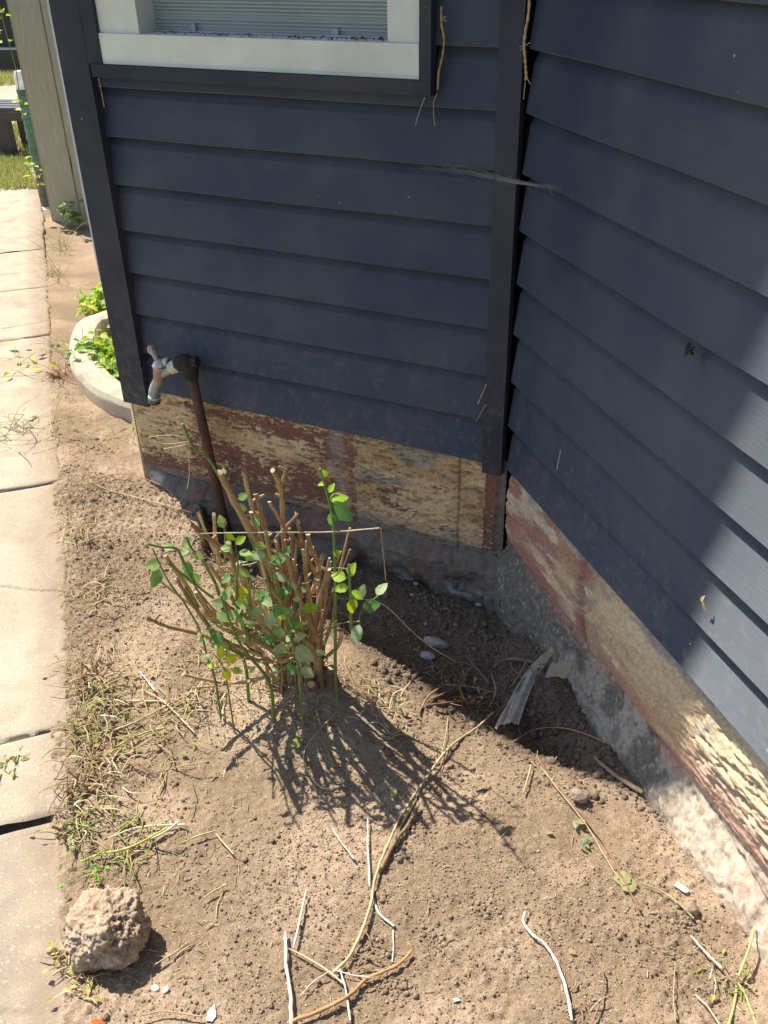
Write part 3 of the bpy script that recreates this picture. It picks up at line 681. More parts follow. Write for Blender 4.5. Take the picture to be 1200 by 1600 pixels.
# ------------------------------------------------------------------ pruned shrub
BASE = np.array([-.26, -.66, 0.0]); CN = np.array([.46, -.888, 0])     # towards the camera on plan
def bx(px, py, d=0.0): return onplane(px, py, CN, CN @ BASE + d)
shrub = empty('pruned_shrub', (-.26, -.66, .02))
tag(shrub, 'hard pruned bush of cut brown stems with new green shoots', 'shrub')
BR = [(.44, .29, .15), (.52, .37, .20), (.34, .22, .12), (.50, .39, .24)]
stems = [  # pixels along the stem from tip to root, radius (m), depth of tip, depth of root
 ([(344, 738), (372, 795), (412, 866), (450, 960), (470, 1030)], .0115, .02, .0),
 ([(381, 735), (388, 770), (402, 820), (418, 880), (452, 1020)], .0075, .0, .0),
 ([(426, 735), (438, 760), (442, 800), (447, 875), (462, 1010)], .0085, -.03, -.02),
 ([(447, 730), (446, 742), (438, 762)], .0070, -.02, -.03),
 ([(421, 784), (444, 822), (472, 857), (496, 903)], .0065, .03, -.02),
 ([(466, 803), (448, 822), (426, 847)], .0050, .05, .03),
 ([(465, 815), (472, 850), (479, 896), (488, 985)], .0075, -.04, -.02),
 ([(481, 835), (487, 860), (497, 882), (498, 960)], .0085, -.07, -.03),
 ([(296, 817), (330, 845), (362, 872), (402, 924), (440, 1000)], .0095, .05, .0),
 ([(334, 803), (338, 850), (346, 896), (352, 918)], .0070, -.07, -.06),
 ([(310, 800), (325, 840), (345, 880), (356, 925)], .0060, -.1, -.05),
 ([(258, 868), (290, 913), (325, 965), (372, 1020)], .0080, .05, .0),
 ([(230, 966), (262, 979), (300, 988), (345, 1003), (400, 1030), (440, 1040)], .0075, .02, .0),
 ([(286, 1054), (320, 1062), (360, 1067), (402, 1062), (450, 1045)], .0065, .04, .03),
 ([(300, 1075), (345, 1071), (400, 1064)], .0042, .06, .04),
 ([(505, 868), (497, 900), (489, 925)], .0085, -.05, -.06),
 ([(514, 889), (508, 918), (500, 945), (490, 1000)], .0105, -.02, -.03),
 ([(449, 868), (458, 905), (472, 945), (496, 997), (500, 1040)], .0095, .10, .05),
 ([(412, 906), (428, 925), (446, 950), (465, 990), (493, 1025)], .0080, .11, .05),
 ([(307, 924), (335, 965), (380, 990), (420, 1030)], .0115, .03, .0),
 ([(340, 935), (367, 960), (402, 1000), (440, 1035)], .0120, .06, .01),
 ([(392, 800), (402, 845), (412, 900), (440, 1000)], .0070, .0, -.01),
 ([(400, 772), (412, 815), (422, 865), (440, 960)], .0090, -.03, -.02),
 ([(372, 880), (385, 925), (405, 970), (440, 1030)], .0100, .04, .0),
 ([(432, 845), (440, 890), (452, 960), (470, 1030)], .0090, .01, .0),
 ([(455, 838), (462, 890), (470, 950), (480, 1020)], .0080, -.02, .0),
 ([(474, 858), (478, 905), (484, 960), (488, 1030)], .0075, .0, .01),
 ([(357, 848), (366, 890), (380, 940), (430, 1020)], .0085, .0, -.01),
 ([(325, 880), (350, 915), (385, 965), (430, 1025)], .0075, .05, .01),
 ([(276, 905), (305, 950), (350, 1000), (400, 1040)], .0070, .06, .02),
 ([(499, 905), (502, 950), (505, 1010)], .0060, -.01, .0),
 ([(524, 925), (520, 965), (508, 1020)], .0060, -.02, .0),
 ([(535, 985), (528, 1010), (505, 1035)], .0075, .02, .0),
 ([(415, 830), (424, 880), (436, 930), (455, 1000)], .0060, .06, .02),
 ([(402, 855), (420, 920), (438, 980), (455, 1035)], .0070, .08, .03),
]
def mkstem(pix, r, d0, d1):
    m = len(pix); d0 += .07; pts = [bx(x, y, d0 + (d1 - d0) * i / (m - 1)) for i, (x, y) in enumerate(pix)]
    e = pts[-1].copy(); zg = gz(e[0], e[1]); 
    if pix[-1][1] > 985: pts[-1] = pts[-1] + (BASE + RX * .005 - pts[-1]) * np.array([.3, .3, 0]); e = pts[-1]; pts.append(np.array([e[0], e[1], min(e[2], zg) - .02]))
    return spline(pts, 6)
for pix, r, d0, d1 in stems:
    S_ = mkstem(pix, r, d0, d1); n = len(S_); mb = MB(); cb = random.choice(BR)
    rad = [r * .74 * (.85 + .25 * i / n) * (1 + .12 * math.sin(i * 1.7 + r * 999) + random.uniform(-.06, .06)) for i in range(n)]
    mb.tube(S_, rad, 9, cb, jit=.16, capcol=random.choice([(.42, .31, .19), (.33, .24, .16), (.5, .4, .27)]), slant=random.uniform(.3, 1.3))
    for k in range(random.randint(1, 4)):       # knots and snags
        i = random.randrange(1, n - 1); mb.tube([S_[i], S_[i] + rdir(.6) * r * random.uniform(1.5, 2.6)], [r * .55, r * .35], 6, cb, jit=.2, capcol=(.5, .38, .24))
    mb.build('cut_stem', M_WOOD, shrub)
for k in range(38):      # thin dry stems of the tangle
    fx = random.uniform(-1, 1); b0 = (440 + fx * 55, random.uniform(1000, 1045)); ln = random.uniform(70, 190)
    an = math.radians(random.uniform(-18, 18) + (-48 if fx < 0 else 18) * abs(fx) - 8); t0 = (b0[0] + math.sin(an) * ln, b0[1] - math.cos(an) * ln)
    md = ((b0[0] + t0[0]) / 2 + random.uniform(-10, 10), (b0[1] + t0[1]) / 2)
    r = random.uniform(.0018, .0042); S_ = mkstem([t0, md, b0], r, random.uniform(-.1, .06), random.uniform(-.03, .05)); n = len(S_)
    mb = MB().tube(S_, [r * (.7 + .4 * i / n) * random.uniform(.9, 1.1) for i in range(n)], 7, random.choice(BR + [(.46, .36, .22), (.42, .32, .2), (.24, .28, .1)]), jit=.2, capcol=(.52, .42, .28))
    mb.build('cut_stem', M_WOOD, shrub)
# root crown
for k in range(9):
    a = random.uniform(0, 6.28); p = BASE + np.array([math.cos(a) * .06 - .01, math.sin(a) * .035, 0]); zg = gz(p[0], p[1])
    e = p + np.array([random.uniform(-.07, .07), random.uniform(-.05, .03), random.uniform(.02, .06)])
    MB().tube(spline([np.array([p[0], p[1], zg - .02]), (p + e) / 2 + np.array([0, 0, zg + .01]), np.array([e[0], e[1], zg + e[2]])], 4), [.015, .016, .014, .013, .013, .012, .012, .011, .010][:9], 9, (.22, .13, .085), jit=.25, capcol=(.42, .32, .2)).build('cut_stem', M_WOOD, shrub)

LB = (.075, .16, .065); LY = (.26, .38, .05)
shoots = [  # pixels, radius, depth tip/root, leaves: (px, py, length px, direction deg in the picture, tint)
 ([(285, 662), (303, 700), (322, 712), (345, 748), (372, 800), (398, 855), (405, 880), (440, 960)], .0045, .05, .0, [(372, 780, 20, -30, 2), (368, 790, 22, 20, 2), (395, 805, 26, 60, 2), (350, 742, 14, -100, 2)]),
 ([(500, 732), (506, 752), (512, 775), (519, 805), (523, 857), (524, 945), (524, 1045)], .0042, .10, .05, [(514, 770, 20, -60, 1), (514, 782, 36, -15, 1), (510, 755, 16, 170, 1), (516, 778, 26, 10, 3), (518, 790, 30, 55, 3), (520, 800, 26, 100, 3), (520, 790, 44, 35, 3), (524, 858, 18, 70, 1), (512, 745, 18, -130, 1)]),
 ([(290, 838), (300, 858), (312, 868), (325, 890), (339, 918), (350, 960)], .0042, .08, .02, [(296, 860, 16, 150, 2), (300, 865, 22, 20, 2)]),
 ([(230, 850), (252, 855), (276, 858), (290, 885), (305, 910)], .0038, .07, .03, [(270, 858, 22, 200, 2), (284, 856, 24, -35, 2), (286, 880, 24, 40, 3), (292, 892, 22, 100, 3), (300, 895, 24, 60, 3)]),
 ([(238, 856), (262, 906), (290, 945), (313, 987), (325, 1030), (336, 1062)], .0030, .10, .07, [(252, 880, 28, 170, 2), (250, 890, 34, 110, 3), (246, 885, 20, 200, 2)]),
 ([(290, 917), (311, 952), (325, 980), (340, 1005), (380, 1030)], .0045, .07, .02, [(335, 975, 24, -70, 2), (340, 985, 26, 80, 3), (330, 1010, 26, -20, 2), (345, 1000, 30, 75, 2), (322, 1000, 18, 190, 2)]),
 ([(345, 930), (360, 973), (372, 1000), (386, 1022), (421, 1067)], .0045, .12, .10, [(352, 945, 24, 195, 0), (350, 940, 26, -70, 2), (358, 967, 26, -40, 2), (356, 970, 26, 215, 2), (366, 975, 22, -10, 2)]),
 ([(545, 882), (547, 920), (548, 950), (549, 985)], .0040, .13, .11, [(545, 900, 28, -65, 1), (540, 905, 30, -160, 1), (545, 918, 28, 175, 1), (547, 925, 26, 25, 1), (548, 935, 30, 80, 1), (560, 935, 28, -65, 0), (572, 930, 0, 0, 0)]),
 ([(562, 960), (575, 945), (582, 938), (592, 930)], .0018, .14, .12, [(588, 930, 30, -50, 0), (566, 950, 34, -15, 3), (562, 976, 38, 110, 0)]),
 ([(392, 906), (389, 930), (390, 960)], .0042, .12, .11, [(385, 935, 26, -120, 4), (392, 945, 28, 190, 2), (398, 925, 24, 20, 2), (378, 930, 18, 100, 4)]),
 ([(372, 878), (370, 910), (372, 950), (390, 1000)], .0042, .09, .05, [(372, 890, 26, 30, 2), (366, 900, 26, 160, 3), (368, 850, 22, -40, 1), (374, 862, 26, 15, 2), (362, 858, 22, 190, 2)]),
 ([(440, 940), (446, 975), (455, 1000), (465, 1035)], .0030, .14, .12, [(440, 945, 26, 120, 3), (434, 950, 28, 60, 1), (452, 985, 26, -60, 3), (430, 1000, 26, 180, 3), (458, 1000, 28, -25, 0), (448, 1012, 26, 170, 0), (462, 1012, 40, 40, 0), (455, 1035, 22, 100, 3), (465, 1040, 22, 130, 3), (470, 1045, 30, 30, 0), (425, 985, 24, 10, 2)]),
 ([(432, 872), (424, 885), (430, 930), (440, 960)], .0028, .12, .09, [(420, 875, 34, 0, 3), (430, 880, 28, -50, 2), (428, 895, 28, 30, 0), (415, 870, 24, 190, 0), (432, 915, 26, 80, 2), (405, 865, 26, 160, 2), (398, 850, 22, 20, 2), (445, 870, 22, -70, 3)]),
 ([(470, 950), (462, 965), (455, 985), (458, 1010)], .0028, .10, .09, [(472, 952, 30, -8, 1), (460, 955, 26, 170, 2), (452, 968, 24, 40, 1)]),
 ([(332, 1020), (345, 1035), (352, 1052), (356, 1075)], .0022, .13, .12, [(345, 1030, 24, -90, 4), (352, 1035, 26, -30, 4), (350, 1045, 22, 60, 4), (362, 1045, 20, 20, 4), (338, 1040, 18, 180, 1)]),
 ([(418, 905), (425, 935), (432, 965)], .0028, .13, .12, [(420, 925, 30, 140, 3), (428, 945, 28, 200, 0), (424, 955, 30, 100, 0), (436, 930, 26, -40, 3), (412, 955, 26, 175, 0)]),
 ([(350, 815), (352, 845), (352, 880)], .0030, .0, .0, [(352, 835, 20, 30, 1), (350, 825, 24, -110, 2)]),
]
TINT = {0: (.37, .48, .25), 1: (.32, .50, .05), 2: (.29, .42, .14), 3: (.14, .27, .08), 4: (.52, .56, .04)}
for pix, r, d0, d1, lv in shoots:
    m = len(pix); d0 += .05; d1 += .02; pts = [bx(x, y, d0 + (d1 - d0) * i / (m - 1)) for i, (x, y) in enumerate(pix)]
    if pix[-1][1] > 1025: e = pts[-1]; pts.append(np.array([e[0], e[1], min(e[2], gz(e[0], e[1])) - .01]))
    S_ = spline(pts, 6); n = len(S_)
    sh = MB().tube(S_, [r * (.6 + .5 * i / n) for i in range(n)], 7, (.17, .25, .07), jit=.1).build('green_shoot', M_WOOD, shrub)
    mb = MB()
    for (x, y, lp, ang, tint) in lv:
        if not lp: continue
        # attach at the nearest point of the shoot, then to the leaf base
        best = min(S_, key=lambda s: (np.linalg.norm(np.cross(s - CAM, ray(x, y))) / np.linalg.norm(ray(x, y))))
        dd = CN @ best - CN @ BASE; p = bx(x, y, dd + random.uniform(-.01, .01)); a = math.radians(ang)
        L = lp * np.linalg.norm(p - CAM) / FPX * .88
        dr = RX * math.cos(a) + RY * math.sin(a) + TOC * random.uniform(-.35, .35)
        up = TOC * .7 + UP * random.uniform(.2, .9) + rdir() * .35
        leaf(mb, p, dr, up, L, L * random.uniform(.62, .75), TINT[tint], fold=random.uniform(.05, .3), curl=random.uniform(0, .25))
        if np.linalg.norm(best - p) > .004: mb.tube(spline([best, (best + p) / 2 + UP * .003, p], 3), .0009, 5, (.2, .26, .08))
    if mb.v: mb.build('leaves', M_LEAF, sh)
mb = MB()
for k in range(230):
    x = random.gauss(400, 66); y = random.gauss(985, 48)
    if (x - 420) ** 2 / 120 ** 2 + (y - 960) ** 2 / 100 ** 2 > 1: continue
    p = bx(x, y, random.uniform(.03, .18)); L = random.uniform(.010, .026); leaf(mb, p, rdir(random.uniform(-.8, .5)), TOC + rdir(), L, L * random.uniform(.45, .7), random.choice([TINT[2], TINT[0], TINT[1], TINT[2], TINT[3], TINT[0], (.42, .40, .2), (.36, .27, .15)]), n=4, curl=random.uniform(-.3, .5))
mb.build('leaves', M_LEAF, shrub)
# dry tips and broken twigs inside the bush
for k in range(34):
    x = random.uniform(300, 520); y = random.uniform(880, 1040); a = random.uniform(-.9, .9); L = random.uniform(.03, .1)
    p = bx(x, y, random.uniform(0, .12)); e = p + (RX * math.cos(a) - RY * math.sin(a) * .6) * L + TOC * random.uniform(-.03, .03)
    MB().tube(spline([p, (p + e) / 2 + rdir() * .008, e], 4), random.uniform(.0009, .002), 5, random.choice([(.5, .4, .22), (.36, .24, .14), (.55, .47, .3), (.3, .3, .12)]), jit=.2).build('dead_twig', M_WOOD, shrub)
for pix in ([(285, 662), (278, 652)], [(303, 698), (292, 685), (284, 672), (280, 668)], [(305, 702), (290, 690)]):
    MB().tube([bx(x, y, .05) for x, y in pix], .0016, 5, (.5, .4, .24)).build('dead_twig', M_WOOD, shrub)
for pix in ([(296, 686), (272, 680), (240, 682), (232, 684)], [(295, 690), (262, 694), (240, 689)], [(290, 695), (255, 702)], [(294, 708), (296, 740), (292, 765)], [(296, 730), (305, 745)]):
    MB().tube(spline([bx(x, y, .05) for x, y in pix], 4), .0009, 5, (.56, .45, .26)).build('dead_twig', M_WOOD, shrub)

# ------------------------------------------------------------------ loose sticks, stalks and roots on the soil
def stick(name, label, cat, pix, r, col, lift=None, group=None, branches=(), depth=None, n=5, jit=.15, taper=.7):
    if depth is None: pts = [gg(x, y, r * .7 + (lift[i] if lift else .012)) for i, (x, y) in enumerate(pix)]
    else: pts = [bx(x, y, depth) for x, y in pix]
    S_ = spline(pts, n); m = len(S_)
    if depth is None and lift is None:
        for s in S_: s[2] = max(s[2] - r * .5, gz(s[0], s[1]) + r * random.uniform(-.1, .5))
    S_ = [s_ + np.array([random.uniform(-.22, .22) * r, random.uniform(-.22, .22) * r, 0]) for s_ in S_]
    mb = MB().tube(S_, [r * (taper + (1 - taper) * i / m) * (1 + .12 * math.sin(i * 2.3) + random.uniform(-.1, .1)) * (.75 if i in (0, m - 1) else 1) for i in range(m)], 8, col, jit=jit + .08, slant=.8)
    for bpix, br_ in branches:
        bp_ = [gg(x, y, br_ * .7 + .002) for x, y in bpix]; mb.tube(spline(bp_, 4), br_, 6, col, jit=jit)
    o = mb.build(name, M_WOOD); tag(o, label, cat, group); return o
PALE = (.58, .51, .40); WHT = (.68, .65, .59); TAN = (.50, .37, .22); ORG = (.46, .25, .12); BRN = (.26, .16, .10); YEL = (.52, .47, .20); STR = (.58, .50, .30); GRN = (.30, .34, .12)
stick('peeled_root', 'curving white peeled root lying alone at the bottom right of the soil', 'root', [(820, 1430), (817, 1446), (830, 1465), (850, 1480), (868, 1508), (882, 1545), (893, 1600)], .0032, WHT)
stick('dry_vine', 'long tan vine winding from the torn plastic down the middle of the soil', 'vine', [(772, 1117), (740, 1142), (703, 1172), (665, 1222), (630, 1275), (606, 1325), (588, 1372), (579, 1420), (566, 1460), (546, 1500), (520, 1527)], .0036, (.55, .42, .24), branches=[([(650, 1250), (628, 1290), (608, 1340), (592, 1366)], .003), ([(700, 1172), (690, 1205)], .0012)])
stick('root', 'dark half buried root beside the long tan vine', 'root', [(655, 1262), (640, 1290), (615, 1325), (596, 1362)], .0048, (.30, .2, .12))
stick('stick', 'thin white stick crossing under the tan vine, below the leaf shadows', 'stick', [(575, 1285), (575, 1330), (578, 1390)], .0026, WHT, branches=[([(581, 1398), (592, 1428), (616, 1448)], .0026)])
stick('stick', 'short pale stick left of the white stick by the leaf shadows', 'stick', [(519, 1298), (534, 1322), (554, 1348)], .0026, PALE)
stick('stick', 'grey white stick standing apart at the bottom centre, above the crossing sticks', 'stick', [(479, 1395), (472, 1430), (459, 1487)], .0026, (.62, .60, .56))
stick('stick', 'thick white bleached stick running to the bottom edge', 'stick', [(447, 1462), (448, 1510), (455, 1560), (456, 1610)], .0040, WHT)
stick('stick', 'orange brown bent stick lying across the others at the bottom', 'stick', [(643, 1492), (620, 1514), (575, 1535), (545, 1562), (500, 1585), (450, 1604)], .0042, (.50, .29, .14))
stick('stalk', 'pale stalk joining the white stick to the end of the tan vine', 'stalk', [(452, 1488), (480, 1502), (512, 1522), (540, 1545)], .0024, STR)
stick('stick', 'small white stick poking out below the orange brown stick', 'stick', [(530, 1515), (540, 1550), (548, 1600)], .0022, WHT)
stick('stalk', 'pale curved stalk ending left of the tan vine near the bottom', 'stalk', [(515, 1524), (490, 1540), (470, 1562)], .0018, PALE)
stick('stalk', 'pair of thin pale stalks under the upper end of the orange brown stick', 'stalk', [(520, 1520), (555, 1530), (580, 1532)], .0016, WHT, branches=[([(614, 1455), (615, 1480), (613, 1505)], .0016)])
stick('stem', 'long brown flower stem with wilted leaves crossing the right side of the soil', 'stem', [(838, 1186), (865, 1232), (905, 1275), (940, 1320), (965, 1365), (990, 1412), (999, 1428)], .0022, (.30, .17, .11))
stick('stem', 'straw coloured stem lying close along the long brown stem', 'stem', [(845, 1205), (880, 1250), (912, 1290), (945, 1345), (965, 1378)], .0018, TAN)
stick('stalk', 'green yellow stalk continuing from the wilted leaf towards the wall', 'stalk', [(1000, 1384), (1035, 1400), (1060, 1418), (1083, 1438)], .0018, (.40, .40, .16))
stick('stick', 'silvery pale stick lying near the footing at the bottom right', 'stick', [(1078, 1470), (1100, 1493), (1126, 1519)], .0026, (.68, .64, .60))
stick('forked_stalk', 'yellow green forked stalk leaning on the footing at the bottom right corner', 'stalk', [(1173, 1466), (1165, 1500), (1151, 1535)], .0030, (.50, .52, .20), lift=[.035, .03, .02], branches=[([(1151, 1535), (1148, 1565), (1138, 1604)], .0026), ([(1151, 1535), (1165, 1558), (1182, 1606)], .0020)])
stick('stick', 'pale stick at the very bottom, between the white root and the forked stalk', 'stick', [(1085, 1560), (1105, 1580), (1122, 1606)], .0020, PALE)
stick('stalk', 'thin upright looking straw near the bottom right silvery stick', 'stalk', [(1054, 1510), (1051, 1560), (1054, 1604)], .0012, TAN)
stick('rootlet', 'thin dark wiry root right of the white peeled root', 'root', [(918, 1485), (930, 1505), (942, 1530), (938, 1565), (925, 1604)], .0018, (.26, .17, .12))
stick('stalk', 'arching orange stalk right of the torn plastic in the shade line', 'stalk', [(775, 1165), (800, 1160), (835, 1150), (880, 1147), (920, 1155), (948, 1163)], .0020, (.46, .29, .13), lift=[.002, .01, .02, .02, .01, .0])
stick('root', 'thick grey brown root lying in the shade beside the footing', 'root', [(928, 1188), (945, 1205), (970, 1222), (1003, 1244)], .0060, (.33, .24, .16))
stick('stick', 'reddish brown stick in the shade left of the torn plastic', 'stick', [(672, 1106), (710, 1103), (758, 1094)], .0042, (.27, .13, .09), lift=[.01, .012, .01])
stick('stick', 'thick dark broken stick under the reddish one in the debris heap', 'stick', [(675, 1098), (700, 1088), (722, 1073)], .0055, (.16, .11, .08), lift=[.01, .015, .012])
stick('root', 'knotted brown root lying above the debris heap near the corner', 'root', [(770, 1050), (785, 1043), (805, 1038), (835, 1042)], .0060, (.20, .14, .1), lift=[.01, .02, .015, .01])
stick('stick', 'dark diagonal stick at the top of the debris heap', 'stick', [(728, 1030), (745, 1050), (765, 1075)], .0050, (.17, .12, .09), lift=[.01, .01, .01])
stick('stick', 'short dark stick lying across the knotted root', 'stick', [(790, 1022), (800, 1050), (818, 1068)], .0035, (.20, .14, .1), lift=[.012, .014, .01])
stick('stick', 'brown bark strip at the left end of the debris heap', 'stick', [(655, 1118), (668, 1095), (690, 1078)], .0040, (.30, .19, .12), lift=[.006, .012, .012])
stick('stick', 'thin grey stick parallel to the shade edge below the heap', 'stick', [(690, 1075), (735, 1082), (770, 1088)], .0024, (.34, .27, .2), lift=[.012, .02, .012])
stick('root', 'gnarled short root in front of the torn plastic top', 'root', [(800, 1075), (815, 1058), (822, 1040)], .0045, (.25, .18, .12), lift=[.006, .016, .01])
stick('twig', 'pale broken twig standing up in the debris heap', 'twig', [(768, 1068), (774, 1090), (764, 1108)], .0022, (.42, .30, .2), lift=[.03, .02, .005])
stick('dry_vine', 'long bent straw coloured runner arching out of the bush to the debris', 'vine', [(488, 974), (540, 973), (585, 973), (612, 983), (640, 1004), (672, 1022), (712, 1036)], .0020, (.55, .38, .22), lift=[.1, .09, .085, .07, .05, .03, .004])
stick('dry_stalk', 'long straight white straw resting level across the top of the bush', 'stalk', [(262, 836), (340, 833), (430, 832), (520, 831), (593, 825)], .0016, (.62, .52, .36), depth=.12, branches=())
stick('dry_stalk', 'thin straw hanging down at the right end of the level white straw', 'stalk', [(595, 826), (599, 862), (603, 906)], .0014, (.50, .31, .17), depth=.12)
stick('stick', 'split reddish stick at the foot of the bush on its right', 'stick', [(500, 1050), (530, 1065), (560, 1085), (600, 1105)], .0030, (.25, .15, .1), lift=[.01, .01, .006, .002])
stick('stick', 'slim pointed stick sloping down in front of the bush to the right', 'stick', [(520, 1018), (540, 1050), (558, 1085)], .0035, (.30, .22, .12), lift=[.04, .02, .004])
stick('stalk', 'angular pale stalk bending in the shadow below the bush', 'stalk', [(527, 1118), (500, 1145), (476, 1178), (480, 1208), (502, 1236), (530, 1234)], .0016, (.52, .44, .3))
stick('stem', 'olive stem end lying within the bush shadow', 'stem', [(505, 1163), (515, 1185), (524, 1203)], .0032, (.30, .24, .08))
stick('straw', 'long white straw lying on the upper path, end towards the soil', 'straw', [(0, 762), (30, 762), (64, 763)], .0026, (.78, .72, .58))
stick('stem', 'long arched brown stem on the soil left of the pipe', 'stem', [(118, 782), (150, 757), (190, 748), (240, 762), (300, 787)], .0018, (.32, .20, .12), lift=[.0, .01, .02, .02, .01])
stick('stem', 'pale yellow runner below the arched brown stem', 'stem', [(140, 753), (160, 765), (200, 778), (250, 790), (300, 805)], .0016, (.62, .52, .30))
stick('stem', 'thick tan stem lying slantwise across the straw left below the bush', 'stem', [(140, 1154), (185, 1145), (225, 1128), (262, 1108), (305, 1085)], .0032, (.42, .29, .19))
stick('straw', 'long pale straw slanting from upper left across the tan stem', 'straw', [(222, 1082), (252, 1098), (278, 1122), (305, 1150)], .0024, (.66, .54, .33))
stick('stick', 'short white stick left of the bush above the slanting straw', 'stick', [(220, 1055), (232, 1070), (243, 1084)], .0028, WHT)
stick('straw', 'straight pale straw lying level under the weed stubs', 'straw', [(150, 1097), (200, 1100), (262, 1101)], .0020, (.74, .68, .5))
stick('stick', 'stubby white stick piece among the straw by the path', 'stick', [(158, 1124), (172, 1125), (184, 1127)], .0040, (.78, .74, .68))
stick('green_stalk', 'fresh green stalk lying above the tan weeds left of centre', 'stalk', [(178, 1175), (205, 1160), (232, 1149), (258, 1143)], .0030, (.42, .47, .10))
stick('green_stalk', 'long yellow green stalk sloping up from the lowest weed clump', 'stalk', [(128, 1352), (160, 1340), (200, 1332), (240, 1312), (262, 1300)], .0030, (.46, .48, .12))
stick('stalk', 'bleached stalk lying just under the long yellow green one', 'stalk', [(172, 1340), (215, 1325), (255, 1308), (280, 1290)], .0026, (.72, .66, .48))
stick('stalk', 'bleached stalk lying above the long yellow green one', 'stalk', [(170, 1316), (205, 1302), (240, 1296), (290, 1294)], .0026, (.70, .60, .44))
stick('stalk', 'thin olive stalk reaching right from the lowest weed clump', 'stalk', [(280, 1325), (310, 1312), (338, 1304)], .0022, (.50, .47, .20))
stick('stalk', 'kinked stalk right of the lowest weed clump', 'stalk', [(338, 1308), (352, 1325), (366, 1340)], .0020, (.55, .48, .28))
stick('twig', 'short dark twig on the soil right of the green stalks', 'twig', [(258, 1158), (268, 1180), (274, 1205)], .0018, (.28, .18, .11))
stick('twig', 'thin wiry twig with a white end right of the weed stubs', 'twig', [(298, 1226), (304, 1245), (300, 1268), (296, 1282)], .0012, (.30, .2, .14))
stick('stick', 'forked twig lying right of the rock', 'twig', [(240, 1515), (262, 1502), (280, 1490), (295, 1478)], .0022, (.48, .36, .24), branches=[([(272, 1503), (283, 1488), (300, 1478)], .0014)])
stick('twig', 'orange twig lying below the rock at the bottom edge', 'twig', [(218, 1593), (255, 1586), (290, 1590), (316, 1594)], .0018, (.55, .33, .18))
stick('stick', 'yellow stalk with side twigs right of the rock, near the top of it', 'stalk', [(320, 1408), (335, 1398), (354, 1388)], .0022, (.50, .46, .16), branches=[([(350, 1392), (340, 1415), (338, 1435)], .0012)])
stick('stalk', 'upright pale straws in the soil beside the arching orange stalk', 'stalk', [(829, 1200), (826, 1215), (817, 1245)], .0022, (.55, .42, .28))
for i, (px, lab) in enumerate([([(700, 1120), (697, 1150), (688, 1195)], 'thin straw crossing the tan vine near its upper end'), ([(1010, 1150 + 60), (1012, 1240)], 'tiny straw lying in the shade beside the thick root')]):
    stick('straw', lab, 'straw', px, .0012, STR)

# ------------------------------------------------------------------ torn plastic tube by the footing
mb = MB(); A0 = gg(790, 1143, .015); A1 = gg(812, 1098, .03); A2 = gg(838, 1055, .03); A3 = bp(858, 1022, .05)
axis_ = spline([A0, A1, A2, A3], 10); n = len(axis_); vs = []; cs = []; NW = 14
for i, p in enumerate(axis_):
    t = i / (n - 1); wd = .037 * (1 - .55 * t); side = RX * .93 - RY * .25
    for k in range(NW + 1):
        s = k / NW * 2 - 1
        wr = float(mnoise.noise(Vector((s * 3, t * 5, 1.3)))) * .012 + float(mnoise.noise(Vector((s * 9, t * 12, 4.3)))) * .005
        vs.append(p + side * (wd * s) + UP * (.016 * (1 - s * s) + wr) + RY * (float(mnoise.noise(Vector((s * 4, 7.7, t)))) * .012 if i in (0, n - 1) else 0))
        gnt = (-.55 < s < -.25) and (.28 < t < .5) and (k % 2 == 0 or random.random() < .5)
        cs.append((.08, .28, .14) if gnt else tuple(np.array((.62, .58, .49)) * random.uniform(.8, 1.05)))
fs = [(i * (NW + 1) + k, i * (NW + 1) + k + 1, (i + 1) * (NW + 1) + k + 1, (i + 1) * (NW + 1) + k) for i in range(n - 1) for k in range(NW)]
mb.add(vs, fs, cs)
M_FILM = vmat('plastic_film', .35, .5, 60, .12, .3, .002, 120, transl=.3)
tag(mb.build('torn_plastic', M_FILM), 'crumpled dirty white plastic strip lying against the footing', 'plastic wrapper')
mb = MB(); vs = []; n = 12
for i in range(n + 1):
    t = i / n; p = bp(862 + 34 * t, 1034 + 2 * math.sin(t * 9), .045)
    for k in range(5):
        vs.append(p + UP * (-.012 * k + .006 * float(mnoise.noise(Vector((t * 6, k * .7, 3))))) + NB * (.004 * k + .006 * float(mnoise.noise(Vector((t * 7, k, 9))))))
mb.add(vs, [(i * 5 + k, i * 5 + k + 1, (i + 1) * 5 + k + 1, (i + 1) * 5 + k) for i in range(n) for k in range(4)], (.34, .32, .28))
tag(mb.build('plastic_scrap', M_FILM), 'small whitish plastic scrap stuck to the footing above the torn strip', 'plastic scrap')

